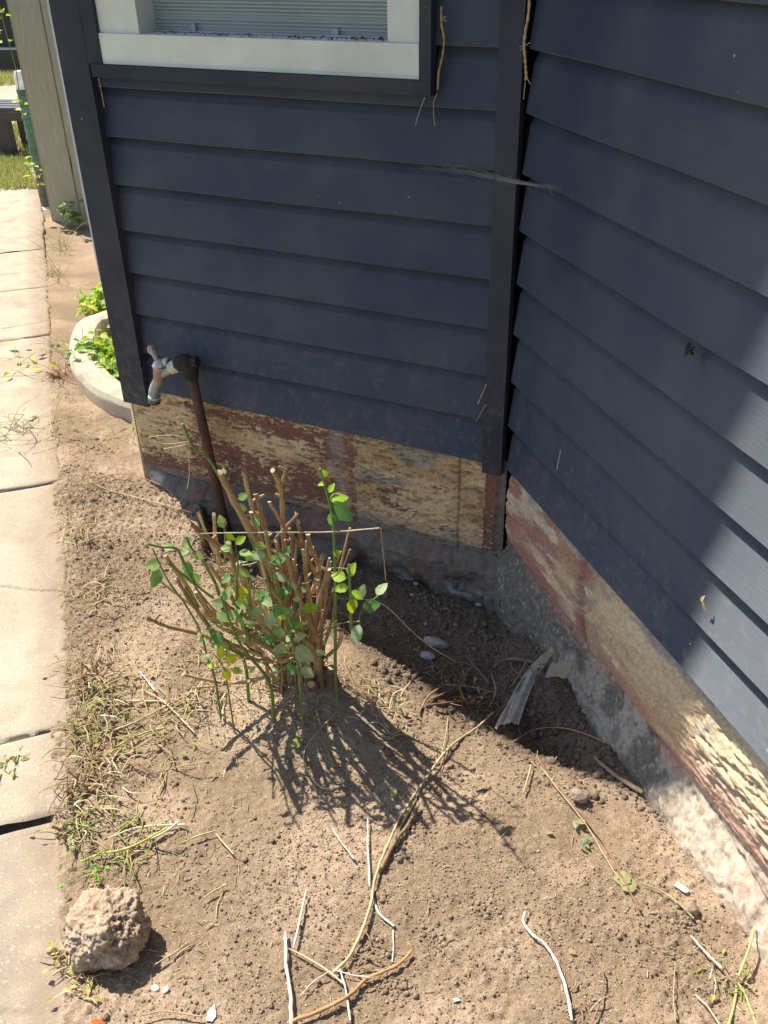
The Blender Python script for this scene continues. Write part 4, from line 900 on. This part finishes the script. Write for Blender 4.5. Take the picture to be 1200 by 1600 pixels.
# ------------------------------------------------------------------ rock and stones
def rock(name, label, cat, px, py, r, hz, col, seed, amp=.22, sub=5, sink=.25):
    import bmesh
    bm = bmesh.new(); bmesh.ops.create_icosphere(bm, subdivisions=sub, radius=1)
    c0 = gg(px, py); cs = []
    for v in bm.verts:
        d = v.co.normalized(); q_ = d * 1.1 + Vector((seed, seed * 2, 0))
        n1 = mnoise.noise(q_ * 1.2); cell = mnoise.cell(q_ * 3.4); vor = mnoise.voronoi(q_ * 3.1)[0][0]; vor2 = mnoise.voronoi(q_ * 7.5)[0][0]
        k = 1 + amp * (1.0 * n1 + .7 * (vor - .35) + .38 * (vor2 - .3)) + amp * .3 * mnoise.noise(q_ * 13) + amp * .14 * mnoise.noise(q_ * 30)
        v.co = Vector((d.x * r[0] * k, d.y * r[1] * k, d.z * hz * k))
        cs.append(tuple(np.array(col) * (.78 + .5 * vor + .25 * mnoise.noise(q_ * 20))))
    me = bpy.data.meshes.new(name); bm.to_mesh(me); bm.free(); setcol(me, np.array(cs)); 
    if sub > 3: me.polygons.foreach_set('use_smooth', [True] * len(me.polygons))
    o = link(name, me, M_STONE); o.location = (c0[0], c0[1], c0[2] + hz * (1 - sink) ); tag(o, label, cat); return o
rock('rock', 'fist sized lumpy brown rock sitting where the lower path meets the soil', 'rock', 175, 1470, (.074, .074), .060, (.42, .31, .215), 2.2, .30, 6, .3)
rock('stone', 'flat grey mottled stone in the dark soil near the inside corner', 'stone', 682, 1008, (.038, .016), .012, (.36, .35, .30), 5.1, .2, 4)
rock('stone', 'bluish mortar piece just below the flat grey stone', 'stone', 668, 1027, (.022, .014), .008, (.38, .40, .42), 6.1, .2, 4)
rock('soil_clod', 'round soil clod near the green yellow stalk at the right', 'soil clod', 1079, 1424, (.015, .014), .013, (.34, .25, .18), 7.3, .15, 4)
rock('soil_clod', 'brown clod lying at the shade edge under the arching stalk', 'soil clod', 905, 1248, (.020, .016), .014, (.31, .23, .17), 8.3, .2, 4)
rock('stone', 'reddish brown pebble right of the bush shadow', 'stone', 607, 1178, (.009, .010), .009, (.24, .12, .08), 9.1, .15, 3)
rock('white_pebble', 'white chip lying right of the rock, left one of two', 'pebble', 243, 1545, (.008, .006), .004, (.74, .70, .66), 1.5, .2, 3)
rock('white_pebble', 'white chip lying right of the rock, right one of two', 'pebble', 259, 1548, (.006, .007), .004, (.70, .66, .62), 3.5, .2, 3)
for i, (x, y, s) in enumerate([(702, 924, .012), (715, 921, .010), (728, 924, .011), (742, 928, .012), (735, 938, .010), (748, 945, .009), (765, 930, .013), (780, 935, .012), (650, 913, .009), (644, 930, .007), (655, 930, .006), (665, 976, .006)]):
    o = rock('mortar_crumb', 'pale bluish mortar crumb fallen at the foot of the inside corner', 'mortar crumb', x, y, (s, s * .7), s * .6, (.36, .42, .44), 11 + i, .3, 3)
    o['group'] = 'mortar crumbs in the inside corner'
# flat chips
def chip(name, label, cat, pix, col, mat=M_PLAIN, h=.004):
    c0 = [gg(x, y, h) for x, y in pix]; m = len(c0); zt = max(p[2] for p in c0)
    tp = [np.array([p[0], p[1], (p[2] + zt) / 2]) for p in c0]; bt = [p - UP * .0022 for p in tp]
    o = MB().add(tp + bt, [tuple(range(m))] + [(i, m + i, m + (i + 1) % m, (i + 1) % m) for i in range(m)] + [tuple(range(2 * m - 1, m - 1, -1))], col, False).build(name, mat); tag(o, label, cat); return o
chip('paint_chip', 'white pointed chip at the bottom edge, right of the orange twig', 'chip', [(336, 1570), (338, 1590), (332, 1598), (322, 1596), (326, 1582)], (.78, .74, .68))
chip('wood_chip', 'cream wood chip near the footing on the right', 'chip', [(1053, 1384), (1058, 1380), (1076, 1393), (1074, 1398), (1068, 1397)], (.70, .62, .46))
chip('paint_chip', 'white chip lying on the lower path at far left', 'chip', [(12, 1530), (16, 1522), (24, 1519), (25, 1525), (18, 1531)], (.75, .70, .62), h=.008)
chip('paint_chip', 'small white chip at the bottom left of the white peeled root', 'chip', [(707, 1562), (716, 1561), (719, 1565), (710, 1567)], (.72, .70, .66))

# leaves lying about
def lone_leaf(name, label, pix, ang, L, W, col, lift=.006, n=1):
    mb = MB()
    for k in range(n):
        p = gg(pix[0] + random.uniform(-5, 5) * (n > 1), pix[1] + random.uniform(-5, 5) * (n > 1), lift + .002 * k); a = math.radians(ang + random.uniform(-70, 70) * (n > 1))
        d = RX * math.cos(a) - np.cross(RX, UP) * -math.sin(a) * 1; d[2] = random.uniform(-.05, .15)
        leaf(mb, p, d, UP + rdir() * .3, L, W, col, fold=random.uniform(-.5, .4), curl=random.uniform(-.3, .3))
    o = mb.build(name, M_LEAF); tag(o, label, 'leaf'); return o
lone_leaf('fallen_leaf', 'bright orange leaf at the bottom edge below the rock', (142, 1598), 5, .03, .014, (.62, .16, .03))
lone_leaf('fallen_leaf', 'large pale wilted leaf where the long brown stem ends', (970, 1392), -10, .045, .036, (.42, .42, .20), .008, 2)
lone_leaf('fallen_leaf', 'curled grey green leaf on the long brown stem, upper one', (900, 1291), 20, .024, .010, (.33, .38, .22), .008, 4)
lone_leaf('fallen_leaf', 'curled grey green leaf on the long brown stem, lower one', (908, 1322), 10, .026, .011, (.30, .36, .20), .008, 4)
lone_leaf('fallen_leaf', 'small olive leaf left of the wilted leaves on the stem', (853, 1300), 40, .018, .012, (.36, .38, .14))
lone_leaf('fallen_leaf', 'rolled dry tan leaf right of the white peeled root bend', (888, 1487), 30, .016, .010, (.52, .42, .22))
lone_leaf('fallen_leaf', 'bright sprig of leaves standing in the upper bush shadow', (460, 1165), -20, .022, .014, (.22, .34, .08), .015, 3)
lone_leaf('fallen_leaf', 'green leaf on the shaded twigs right of the bush foot', (622, 1113), 0, .022, .011, (.20, .30, .14), .02)
lone_leaf('fallen_leaf', 'yellowish crumpled leaf beside the tan vine', (612, 1240), 60, .02, .016, (.46, .42, .18), .006, 2)

# ------------------------------------------------------------------ weeds along the path
def weed(label, px, py, n, spread, hmax, cols, leaves=0, lcol=(.2, .34, .06), seed=0, stubs=0, group='weed clumps along the path edge', name='weed_clump', ll=.02, flat=1.05):
    rr = random.Random(seed); c0 = gg(px, py); mb = MB(); z0 = max(c0[2], -.005)
    for k in range(int(n * .6)):
        a = rr.uniform(0, 6.28); rad = spread * 1.45 * rr.random() ** .7; q1 = math.cos(a) * rad * 1.35; q2 = math.sin(a) * rad * .75; p = np.array([c0[0] + PU[0] * q1 + PV[0] * (q2 + .01), c0[1] + PU[1] * q1 + PV[1] * (q2 + .01), z0]); p[2] = gz(p[0], p[1])
        v = p[0] * .714 + p[1] * .7
        if v < EDGE: p[2] = max(p[2], .028 if p[0] * .7 - p[1] * .714 < .51 else .012)
        b = rr.uniform(0, 6.28); L = rr.uniform(.35, 1.9) * hmax; lean = rr.uniform(flat, 1.6)
        hx = np.array([math.cos(b), math.sin(b), 0]); e = p + hx * (L * math.sin(min(lean, 1.5))) + UP * (L * max(.05, math.cos(min(lean, 1.5))))
        mid = (p + e) / 2 + UP * (.12 * L) + rr.uniform(-.25, .25) * L * np.array([-hx[1], hx[0], 0])
        if p @ UP < -1: continue
        mb.tube(spline([p, mid, e], 3), [rb_ * q_ for rb_ in [rr.uniform(.0010, .0023)] for q_ in (1, 1, .95, .9, .8, .6, .35)], 4, rr.choice(cols), flat=.6)
        if leaves and rr.random() < leaves:
            random.seed(seed * 100 + k); leaf(mb, e if rr.random() < .6 else mid, hx + UP * rr.uniform(-.3, .5) + rdir() * .4, UP + rdir() * .5, ll * rr.uniform(.6, 1.2), ll * rr.uniform(.35, .6), tuple(np.array(lcol) * rr.uniform(.7, 1.2)), n=4)
    for k in range(stubs):
        a = rr.uniform(0, 6.28); p = c0 + np.array([math.cos(a) * spread * .5, math.sin(a) * spread * .4, 0]); L = rr.uniform(.015, .045); e = p + rdir(1.1) * L * .7
        mb.tube([p - UP * .01, (p + e) / 2, e], rr.uniform(.002, .004), 6, rr.choice([(.42, .26, .15), (.5, .34, .2), (.46, .38, .2)]), jit=.2)
    o = mb.build(name, M_GRASS); tag(o, label, 'weeds', group); return o
DRY = [(.66, .57, .34), (.56, .45, .25), (.74, .68, .5), (.50, .37, .22), (.58, .54, .24), (.42, .30, .18)]
FRS = [(.34, .42, .12), (.45, .48, .16), (.26, .36, .1), (.5, .44, .2)]
random.seed(21)
weed('dry straw weeds at the path edge level with the tap pipe foot', 118, 830, 80, .055, .05, DRY, seed=1)
weed('bleached straw tangle at the path edge left of the bush top', 150, 930, 90, .06, .045, DRY, .1, seed=2)
weed('tall brown stubbed weed clump left of the bush foot', 140, 1065, 150, .06, .06, DRY + [(.36, .2, .1)], .15, (.36, .38, .12), seed=3, stubs=16)
weed('yellowish weed clump beside the upper path crack', 128, 1135, 110, .05, .055, DRY + FRS, .15, (.36, .38, .12), seed=4, stubs=8)
weed('dry weed clump with fallen orange leaf, in the middle of the row', 165, 1185, 130, .055, .05, DRY, .1, (.4, .26, .1), seed=5, stubs=8)
weed('dark matted stub clump by the narrow slab', 125, 1235, 130, .05, .05, DRY + [(.3, .2, .13)], .1, (.3, .3, .12), seed=6, stubs=14)
weed('grey green leafy weed hanging over the slab step', 108, 1300, 90, .035, .045, DRY + FRS, .7, (.22, .28, .13), seed=7, stubs=4, ll=.014)
weed('lowest weed clump with bright green leaves above the rock', 190, 1325, 90, .055, .05, DRY + FRS, .12, (.28, .42, .07), seed=8)
weed('small bright green leaves at the corner above the rock', 130, 1365, 16, .018, .03, FRS, .9, (.22, .42, .06), seed=9, ll=.02)
weed('dry weed fringe pinned between the rock and the path', 108, 1500, 80, .022, .035, DRY, .25, (.46, .42, .12), seed=10, stubs=3)
weed('dry weed fringe trailing below the rock', 122, 1545, 45, .018, .03, DRY, .25, (.46, .42, .12), seed=16)
weed('straw heap around the slanting straws left of the bush', 235, 1130, 120, .10, .07, DRY + FRS[:1], .03, seed=11, flat=1.2)
weed('straw fringe lying under the left side of the bush', 310, 1075, 90, .08, .06, DRY, .06, (.4, .42, .1), seed=12, flat=1.1)
weed('reddish cut weed stump beside the curved edging', 92, 588, 60, .05, .09, [(.40, .2, .12), (.5, .34, .2), (.34, .18, .1)], .2, (.5, .5, .04), seed=13, stubs=14)
weed('green sprig standing outside the curved edging', 85, 545, 22, .05, .10, FRS, .8, (.34, .46, .06), seed=14, ll=.035)
weed('grass tuft at the path edge behind the edging', 88, 432, 40, .05, .14, FRS, 0, seed=15, flat=.6)
weed('grass tuft beside the soil below the fence', 92, 388, 40, .06, .16, FRS, 0, seed=17, flat=.6)
weed('wilted cut weed lying on the path below the edging', 40, 690, 50, .10, .12, DRY + FRS, .35, (.28, .34, .12), seed=18, ll=.03, flat=1.2)
weed('thin seedling on the soil between the edging and the plinth corner', 195, 690, 14, .05, .07, FRS, .2, seed=19)
weed('small weed on the path crack at far left', 12, 1210, 30, .03, .025, DRY + [(.5, .3, .12)], .2, (.3, .36, .1), seed=20)
weed('yellow leafed weed lying on the path below the red stump', 30, 590, 18, .08, .10, DRY, .8, (.52, .56, .03), seed=22, ll=.05, flat=1.2)
weed('dry tuft under the forked yellow stalk at bottom right', 1130, 1530, 40, .03, .025, DRY + FRS, .4, (.42, .42, .08), seed=23, ll=.012, group='dry tufts on the open soil')
weed('dry root tuft at the end of the white peeled root', 905, 1592, 26, .03, .03, [(.46, .34, .2), (.5, .42, .28)], 0, seed=24, group='dry tufts on the open soil', flat=1.0)
weed('dry grass tuft right of the bush foot at the shade line', 585, 1095, 110, .07, .05, DRY, .15, (.2, .28, .1), seed=25, group='dry tufts on the open soil', flat=.9)
weed('dry litter heaped at the dark foot of the bush', 455, 1055, 160, .10, .045, [(.34, .24, .15), (.28, .19, .12), (.46, .36, .2)], .08, (.25, .3, .12), seed=29, group='dry tufts on the open soil', flat=1.1, stubs=8)
weed('tangle of root hairs in the crossing sticks at the bottom', 570, 1510, 34, .03, .03, [(.40, .29, .18), (.46, .36, .24)], 0, seed=26, group='dry tufts on the open soil')
weed('fibrous litter beside the torn plastic', 730, 1085, 120, .09, .05, [(.28, .2, .14), (.35, .27, .2), (.2, .14, .1)], .05, (.2, .16, .1), seed=27, stubs=26, group='dry tufts on the open soil', flat=1.0)
weed('dark fibrous root mass in the hole by the footing', 870, 1130, 120, .07, .05, [(.2, .14, .1), (.28, .2, .14)], 0, seed=28, group='dry tufts on the open soil', flat=.9)
# weeds inside the edging
def leafpatch(name, label, cx, cy, n, sx, sy, h, ll, cols, cat='weeds', group=None, z0=.0, seed=0):
    random.seed(seed); mb = MB()
    for k in range(n):
        a = random.uniform(0, 6.28); r = math.sqrt(random.random()); p = np.array([cx + math.cos(a) * sx * r, cy + math.sin(a) * sy * r, z0]); hh = h * random.uniform(.3, 1)
        e = p + rdir() * .03 + UP * hh; mb.tube(spline([p, (p + e) / 2 + rdir() * .01, e], 3), .0015, 4, (.3, .38, .12))
        for j in range(random.randint(2, 5)):
            q_ = p + (e - p) * random.uniform(.4, 1); L = ll * random.uniform(.6, 1.3); leaf(mb, q_, rdir(random.uniform(-.3, .6)), UP + rdir() * .6, L, L * .55, random.choice(cols), n=4)
    o = mb.build(name, M_LEAF); tag(o, label, cat, group); return o
G2 = [(.26, .42, .06), (.34, .50, .07), (.20, .36, .08), (.44, .52, .05), (.18, .32, .1)]
leafpatch('weed_patch', 'bright green weeds filling the curved edging beside the house', -2.10, .82, 260, .27, .20, .15, .05, G2, seed=31)
leafpatch('weed_patch', 'lime green leafy weed sprawling behind the curved edging', -2.60, 1.33, 100, .18, .14, .15, .06, [(.46, .56, .04), (.32, .46, .07), (.24, .38, .1)], seed=32)

# fine litter: countless bits of straw and leaf
rl = random.Random(77); mb = MB(); cnt = 0
while cnt < 3200:
    if rl.random() < .55:
        u = rl.uniform(-2.2, 1.0); v = EDGE + abs(rl.gauss(0, .14)) - .01; x, y = PU[0] * u + PV[0] * v, PU[1] * u + PV[1] * v
    elif rl.random() < .45: x = rl.gauss(-.3, .32); y = rl.gauss(-.75, .28)
    else: x = rl.uniform(-1.5, 1.2); y = rl.uniform(-1.9, -.02)
    if y > -.03 or x * NB[0] + y * NB[1] < .03 or x < -1.7: 
        if not (x < XL and x * .714 + y * .7 < -1.02): continue
    v = x * .714 + y * .7
    if v < EDGE - .05: continue
    cnt += 1; z = gz(x, y) + .0015
    if v < EDGE: z = max(z, .031)
    L = min(.05, rl.lognormvariate(math.log(.011), .6)); a = rl.uniform(0, 6.28); r = rl.uniform(.0004, .0011)
    e = np.array([x + math.cos(a) * L, y + math.sin(a) * L, 0]); e[2] = max(gz(e[0], e[1]) + .001, z - .02) if v >= EDGE else z; m_ = np.array([(x + e[0]) / 2 + rl.uniform(-.15, .15) * L, (y + e[1]) / 2 + rl.uniform(-.15, .15) * L, max(z, e[2]) + L * .12])
    mb.tube([np.array([x, y, z]), m_, e], r, 4, rl.choice(DRY + [(.66, .6, .46), (.3, .2, .13)]), cap=False)
tag(mb.build('plant_litter', M_GRASS), kind='stuff')

# ------------------------------------------------------------------ dead vines and cobweb on the cladding
def wallvine(name, label, pts, r, col, extra=()):
    mb = MB().tube(spline(pts, 6), [r * (1 + .25 * math.sin(i * 1.9)) for i in range((len(pts) - 1) * 6 + 1)], 7, col, jit=.2)
    for e in extra: mb.tube(e, .0008, 5, (.55, .42, .26))
    o = mb.build(name, M_WOOD); tag(o, label, 'vine'); return o
wallvine('dead_vine', 'dead brown vine stem clinging to the right edge of the window frame', [ap(690, 10, .02), ap(690, 36, .02), ap(694, 60, .014), ap(692, 85, .014), ap(686, 112, .014), ap(684, 140, .012)], .0028, (.36, .25, .13),
         [[ap(692, 28, .02), ap(697, 26, .03)], [ap(692, 30, .02), ap(698, 33, .025)], [ap(683, 145, .01), ap(677, 162, .006), ap(678, 185, .006), ap(680, 196, .006)], [ap(664, 152, .03), ap(656, 172, .01), ap(649, 196, .005)]])
wallvine('dead_vine', 'dead vine stem with orange bark in the inside corner of the walls', [ap(828, -20, .02), ap(826, 20, .02), ap(821, 50, .022), ap(819, 70, .024), ap(821, 95, .022), ap(822, 112, .02), ap(823, 125, .018)], .0032, (.48, .33, .17),
         [[ap(820, 72, .024), ap(812, 73, .03)], [ap(820, 74, .024), ap(813, 78, .03)], [ap(821, 72, .024), ap(828, 66, .03)], [ap(822, 118, .02), ap(819, 126, .02)], [ap(823, 120, .02), ap(829, 132, .022)], [ap(821, 128, .016), ap(818, 155, .012)]])
wallvine('dry_tendril', 'thin dry tendril hanging beside the left corner board under the sill', [ap(154, 122, .016), ap(158, 140, .014), ap(163, 168, .01)], .0016, (.45, .28, .18))
wallvine('dry_tendril', 'pair of pale straws caught behind the corner batten', [ap(760, 600, .014), ap(755, 612, .012), ap(746, 632, .01)], .0010, (.55, .45, .38), [[ap(759, 632, .012), ap(744, 658, .01)]])
wallvine('dry_tendril', 'straw poking from under the boards over the middle of the plinth', [ap(552, 683, .01), ap(558, 696, .02), ap(566, 708, .022)], .0012, (.5, .36, .22))
wallvine('dry_tendril', 'straw hanging from the boards just right of the standpipe', [ap(311, 627, .01), ap(322, 645, .03), ap(331, 664, .03)], .0012, (.44, .30, .18))
wallvine('dry_tendril', 'white straw stuck low on the angled wall boards', [bp(876, 703, .012), bp(873, 718, .01), bp(870, 734, .004)], .0009, (.6, .56, .5))
mb = MB(); r4 = random.Random(3)
wpts = spline([ap(655, 259, .001), ap(730, 267, .003), ap(790, 281, .018), bp(830, 288, .012), bp(878, 297, .004)], 8)
for s in range(44):
    off = r4.uniform(-1, 1); pts = []
    for i, p in enumerate(wpts):
        t = i / (len(wpts) - 1); wd = .003 + .013 * abs(t - .72); pts.append(p + UP * (off * wd + r4.uniform(-.0015, .0015)) + NA * r4.uniform(0, .002))
    mb.tube(pts[r4.randrange(0, 16):len(pts) - r4.randrange(0, 13)], .00017, 3, (.40, .37, .34), cap=False)
for s in range(40):
    i = r4.randrange(len(wpts) - 1); p = wpts[i]; mb.tube([p + UP * r4.uniform(-.01, .01), wpts[i + 1] + UP * r4.uniform(-.02, .02)], .0003, 3, (.36, .33, .30), cap=False)
tag(mb.build('cobweb', M_PLAIN), 'dusty grey cobweb strung across the batten between the two walls', 'cobweb')
for i, (x, y, lab) in enumerate([(1098, 939, 'curled tan leaf scrap clinging to the sunlit third board'), (1078, 543, 'dark clump of cobweb and dirt hanging under an upper board')]):
    mb = MB(); p = bp(x, y, .006)
    if i == 0:
        leaf(mb, p, -UP * .6 + DB * .5, NB, .03, .012, (.62, .5, .3)); leaf(mb, p + NB * .004, UP + DB * .2, NB, .016, .008, (.66, .55, .36))
    else:
        for k in range(30): mb.tube([p + rdir() * .006 + UP * r4.uniform(-.012, .01), p + rdir() * .008 + UP * r4.uniform(-.02, .005)], .0012, 4, (.07, .06, .05))
    tag(mb.build('leaf_scrap' if i == 0 else 'cobweb_clump', M_LEAF if i == 0 else M_PLAIN), lab, 'leaf' if i == 0 else 'cobweb')

# ------------------------------------------------------------------ fence, wrapped post, bench and lawn at the back
FL = np.array([-4.165, 2.548, 0]); FD = np.array([.9705, .241, 0]); FN = np.array([.241, -.9705, 0])
fence = empty('timber_fence', tuple(FL)); tag(fence, 'weathered timber fence boards seen behind the left corner of the house', 'fence')
def FM(x, y, z): return tuple(FL + FD * x + FN * y + UP * z)
x = 0.0
for k in range(4):
    wd = [.205, .20, .2, .2][k]; mb = MB(); nx = 8; nz = 40; vs = []
    mb.box((x, 0, .0 + .012 * k), (x + wd, .022, 2.35), (.42, .385, .28), FM); mb.build('paling', M_TIMBER, fence); x += wd + .012
mb = MB(); mb.box((-.0, -.046, .35), (.9, -.0015, .44), (.33, .28, .2), FM); mb.build('rail', M_TIMBER, fence)
mb = MB(); mb.box((-.0, -.046, 1.75), (.9, -.0015, 1.84), (.33, .28, .2), FM); mb.build('rail', M_TIMBER, fence)
mb = MB(); mb.box((-.014, -.14, -.2), (-.001, .018, 2.4), (.34, .30, .22), FM); mb.build('fence_post', M_TIMBER, fence)
random.seed(8)
mb = MB(); S_ = spline([FL + FD * -.04 + FN * .03 + UP * z + FD * random.uniform(-.02, .01) for z in np.linspace(.2, 2.3, 9)], 4); mb.tube(S_, .003, 5, (.3, .26, .12))
for z in (1.15, 1.28, 1.42, 1.6, 1.75, .75, .35, .3, .42):
    for k in range(5): leaf(mb, FL + FD * random.uniform(-.12, -.02) + FN * .03 + UP * (z + random.uniform(-.04, .04)), rdir(.2), UP + rdir() * .5, .055, .03, random.choice([(.45, .55, .06), (.3, .46, .08)]), n=4)
tag(mb.build('climbing_vine', M_LEAF), 'lime green creeper leaves on the left edge of the fence', 'vine')
leafpatch('weed_patch', 'dark green weed growing against the foot of the fence', FL[0] + .22, FL[1] - .05, 8, .12, .04, .2, .06, [(.16, .28, .1), (.2, .33, .08)], seed=41)
post = empty('wrapped_post', tuple(gp(68, 335))); tag(post, 'slim post wrapped in green netting and clear plastic behind the fence', 'post')
pb = np.array(gp(66, 333)) + FN * -.10
def pz(z): return pb + UP * z
rr5 = random.Random(5)
MB().tube([pz(z) for z in np.linspace(0, .32, 9)], [.05 * rr5.uniform(.93, 1.07) for _ in range(9)], 14, (.16, .15, .14), jit=.08).build('dark_wrap', M_FILM, post)
MB().tube([pz(z) for z in np.linspace(.32, .80, 30)], [.052 * rr5.uniform(.94, 1.06) for _ in range(30)], 14, [tuple(np.array((.10, .22, .15)) * rr5.uniform(.7, 1.3)) for _ in range(30)], jit=.1).build('green_netting', M_PLAIN, post)
MB().tube([pz(z) for z in np.linspace(.80, .91, 6)], [.052, .05, .052, .048, .05, .04], 14, (.7, .72, .72), jit=.1).build('plastic_top', M_FILM, post)
MB().tube([pz(-.01), pz(.02), pz(.03)], [.11, .10, .05], 18, (.7, .68, .64), jit=.15).build('base', M_PLAIN, post)
bench = empty('garden_bench', (-6.0, 4.0, 0)); tag(bench, 'low black slatted bench standing on the grass behind the fence', 'bench')
bo = gp(2, 252); bd = np.array([.97, .24, 0]); bn = np.array([-.24, .97, 0])
def BM(x, y, z): return tuple(bo + bd * x + bn * y + UP * z)
for k in range(4): MB().box((-1.4, .02 + k * .11, .40), (1.0, .10 + k * .11, .43), (.10, .095, .09), BM).build('slat', M_DARK, bench)
for xx in (-1.3, 0.0, .9):
    for yy in (.02, .36): MB().box((xx, yy, 0), (xx + .12, yy + .08, .398), (.05, .045, .04), BM).build('leg', M_DARK, bench)
MB().box((-1.4, .0, .33), (1.0, .018, .40), (.06, .055, .05), BM).build('apron', M_DARK, bench)
bk = gp(20, 116); bx0 = empty('planter_box', tuple(bk)); tag(bx0, 'large black box with a pale rim at the far top left', 'planter')
def KM(x, y, z): return tuple(bk + bd * x + bn * y + UP * z)
MB().box((-1.5, 0, 0), (.7, .8, .30), (.03, .032, .032), KM).build('body', M_DARK, bx0)
MB().box((-1.52, -.02, .302), (.72, .82, .325), (.45, .45, .44), KM).build('rim', M_PLAIN, bx0)
MB().box((-1.5, .1, .327), (.7, .8, 1.0), (.03, .03, .03), KM).build('lid', M_DARK, bx0)
# grass beyond the fence line
rg = random.Random(9); mb = MB()
def lawn(pixpoly, n, hmax, cols):
    k = 0
    while k < n:
        a, b = rg.random(), rg.random(); p0, p1, p2, p3 = [np.array(q_) for q_ in pixpoly]
        q_ = (p0 * (1 - a) + p1 * a) * (1 - b) + (p3 * (1 - a) + p2 * a) * b; p = gp(*q_, .03); c_ = rg.choice(cols); h = hmax * rg.uniform(.4, 1)
        d = np.array([rg.uniform(-1, 1), rg.uniform(-1, 1), 0]) * h * .6; s = np.array([rg.uniform(-1, 1), rg.uniform(-1, 1), 0]); s = s / np.linalg.norm(s) * .006
        mb.add([p - s, p + s, p + d + UP * h], [(0, 1, 2)], c_, False); k += 1
GC = [(.30, .38, .1), (.42, .42, .16), (.22, .32, .08), (.5, .46, .24), (.36, .3, .16)]
lawn([(0, 252), (40, 250), (60, 296), (-40, 300)], 2600, .07, GC)
lawn([(-20, 195), (60, 192), (72, 262), (-30, 262)], 2600, .07, [(.22, .3, .08), (.3, .34, .12), (.35, .28, .16)])
lawn([(-20, 119), (40, 119), (42, 132), (-20, 136)], 900, .12, GC)
tag(mb.build('grass', M_GRASS), kind='stuff')
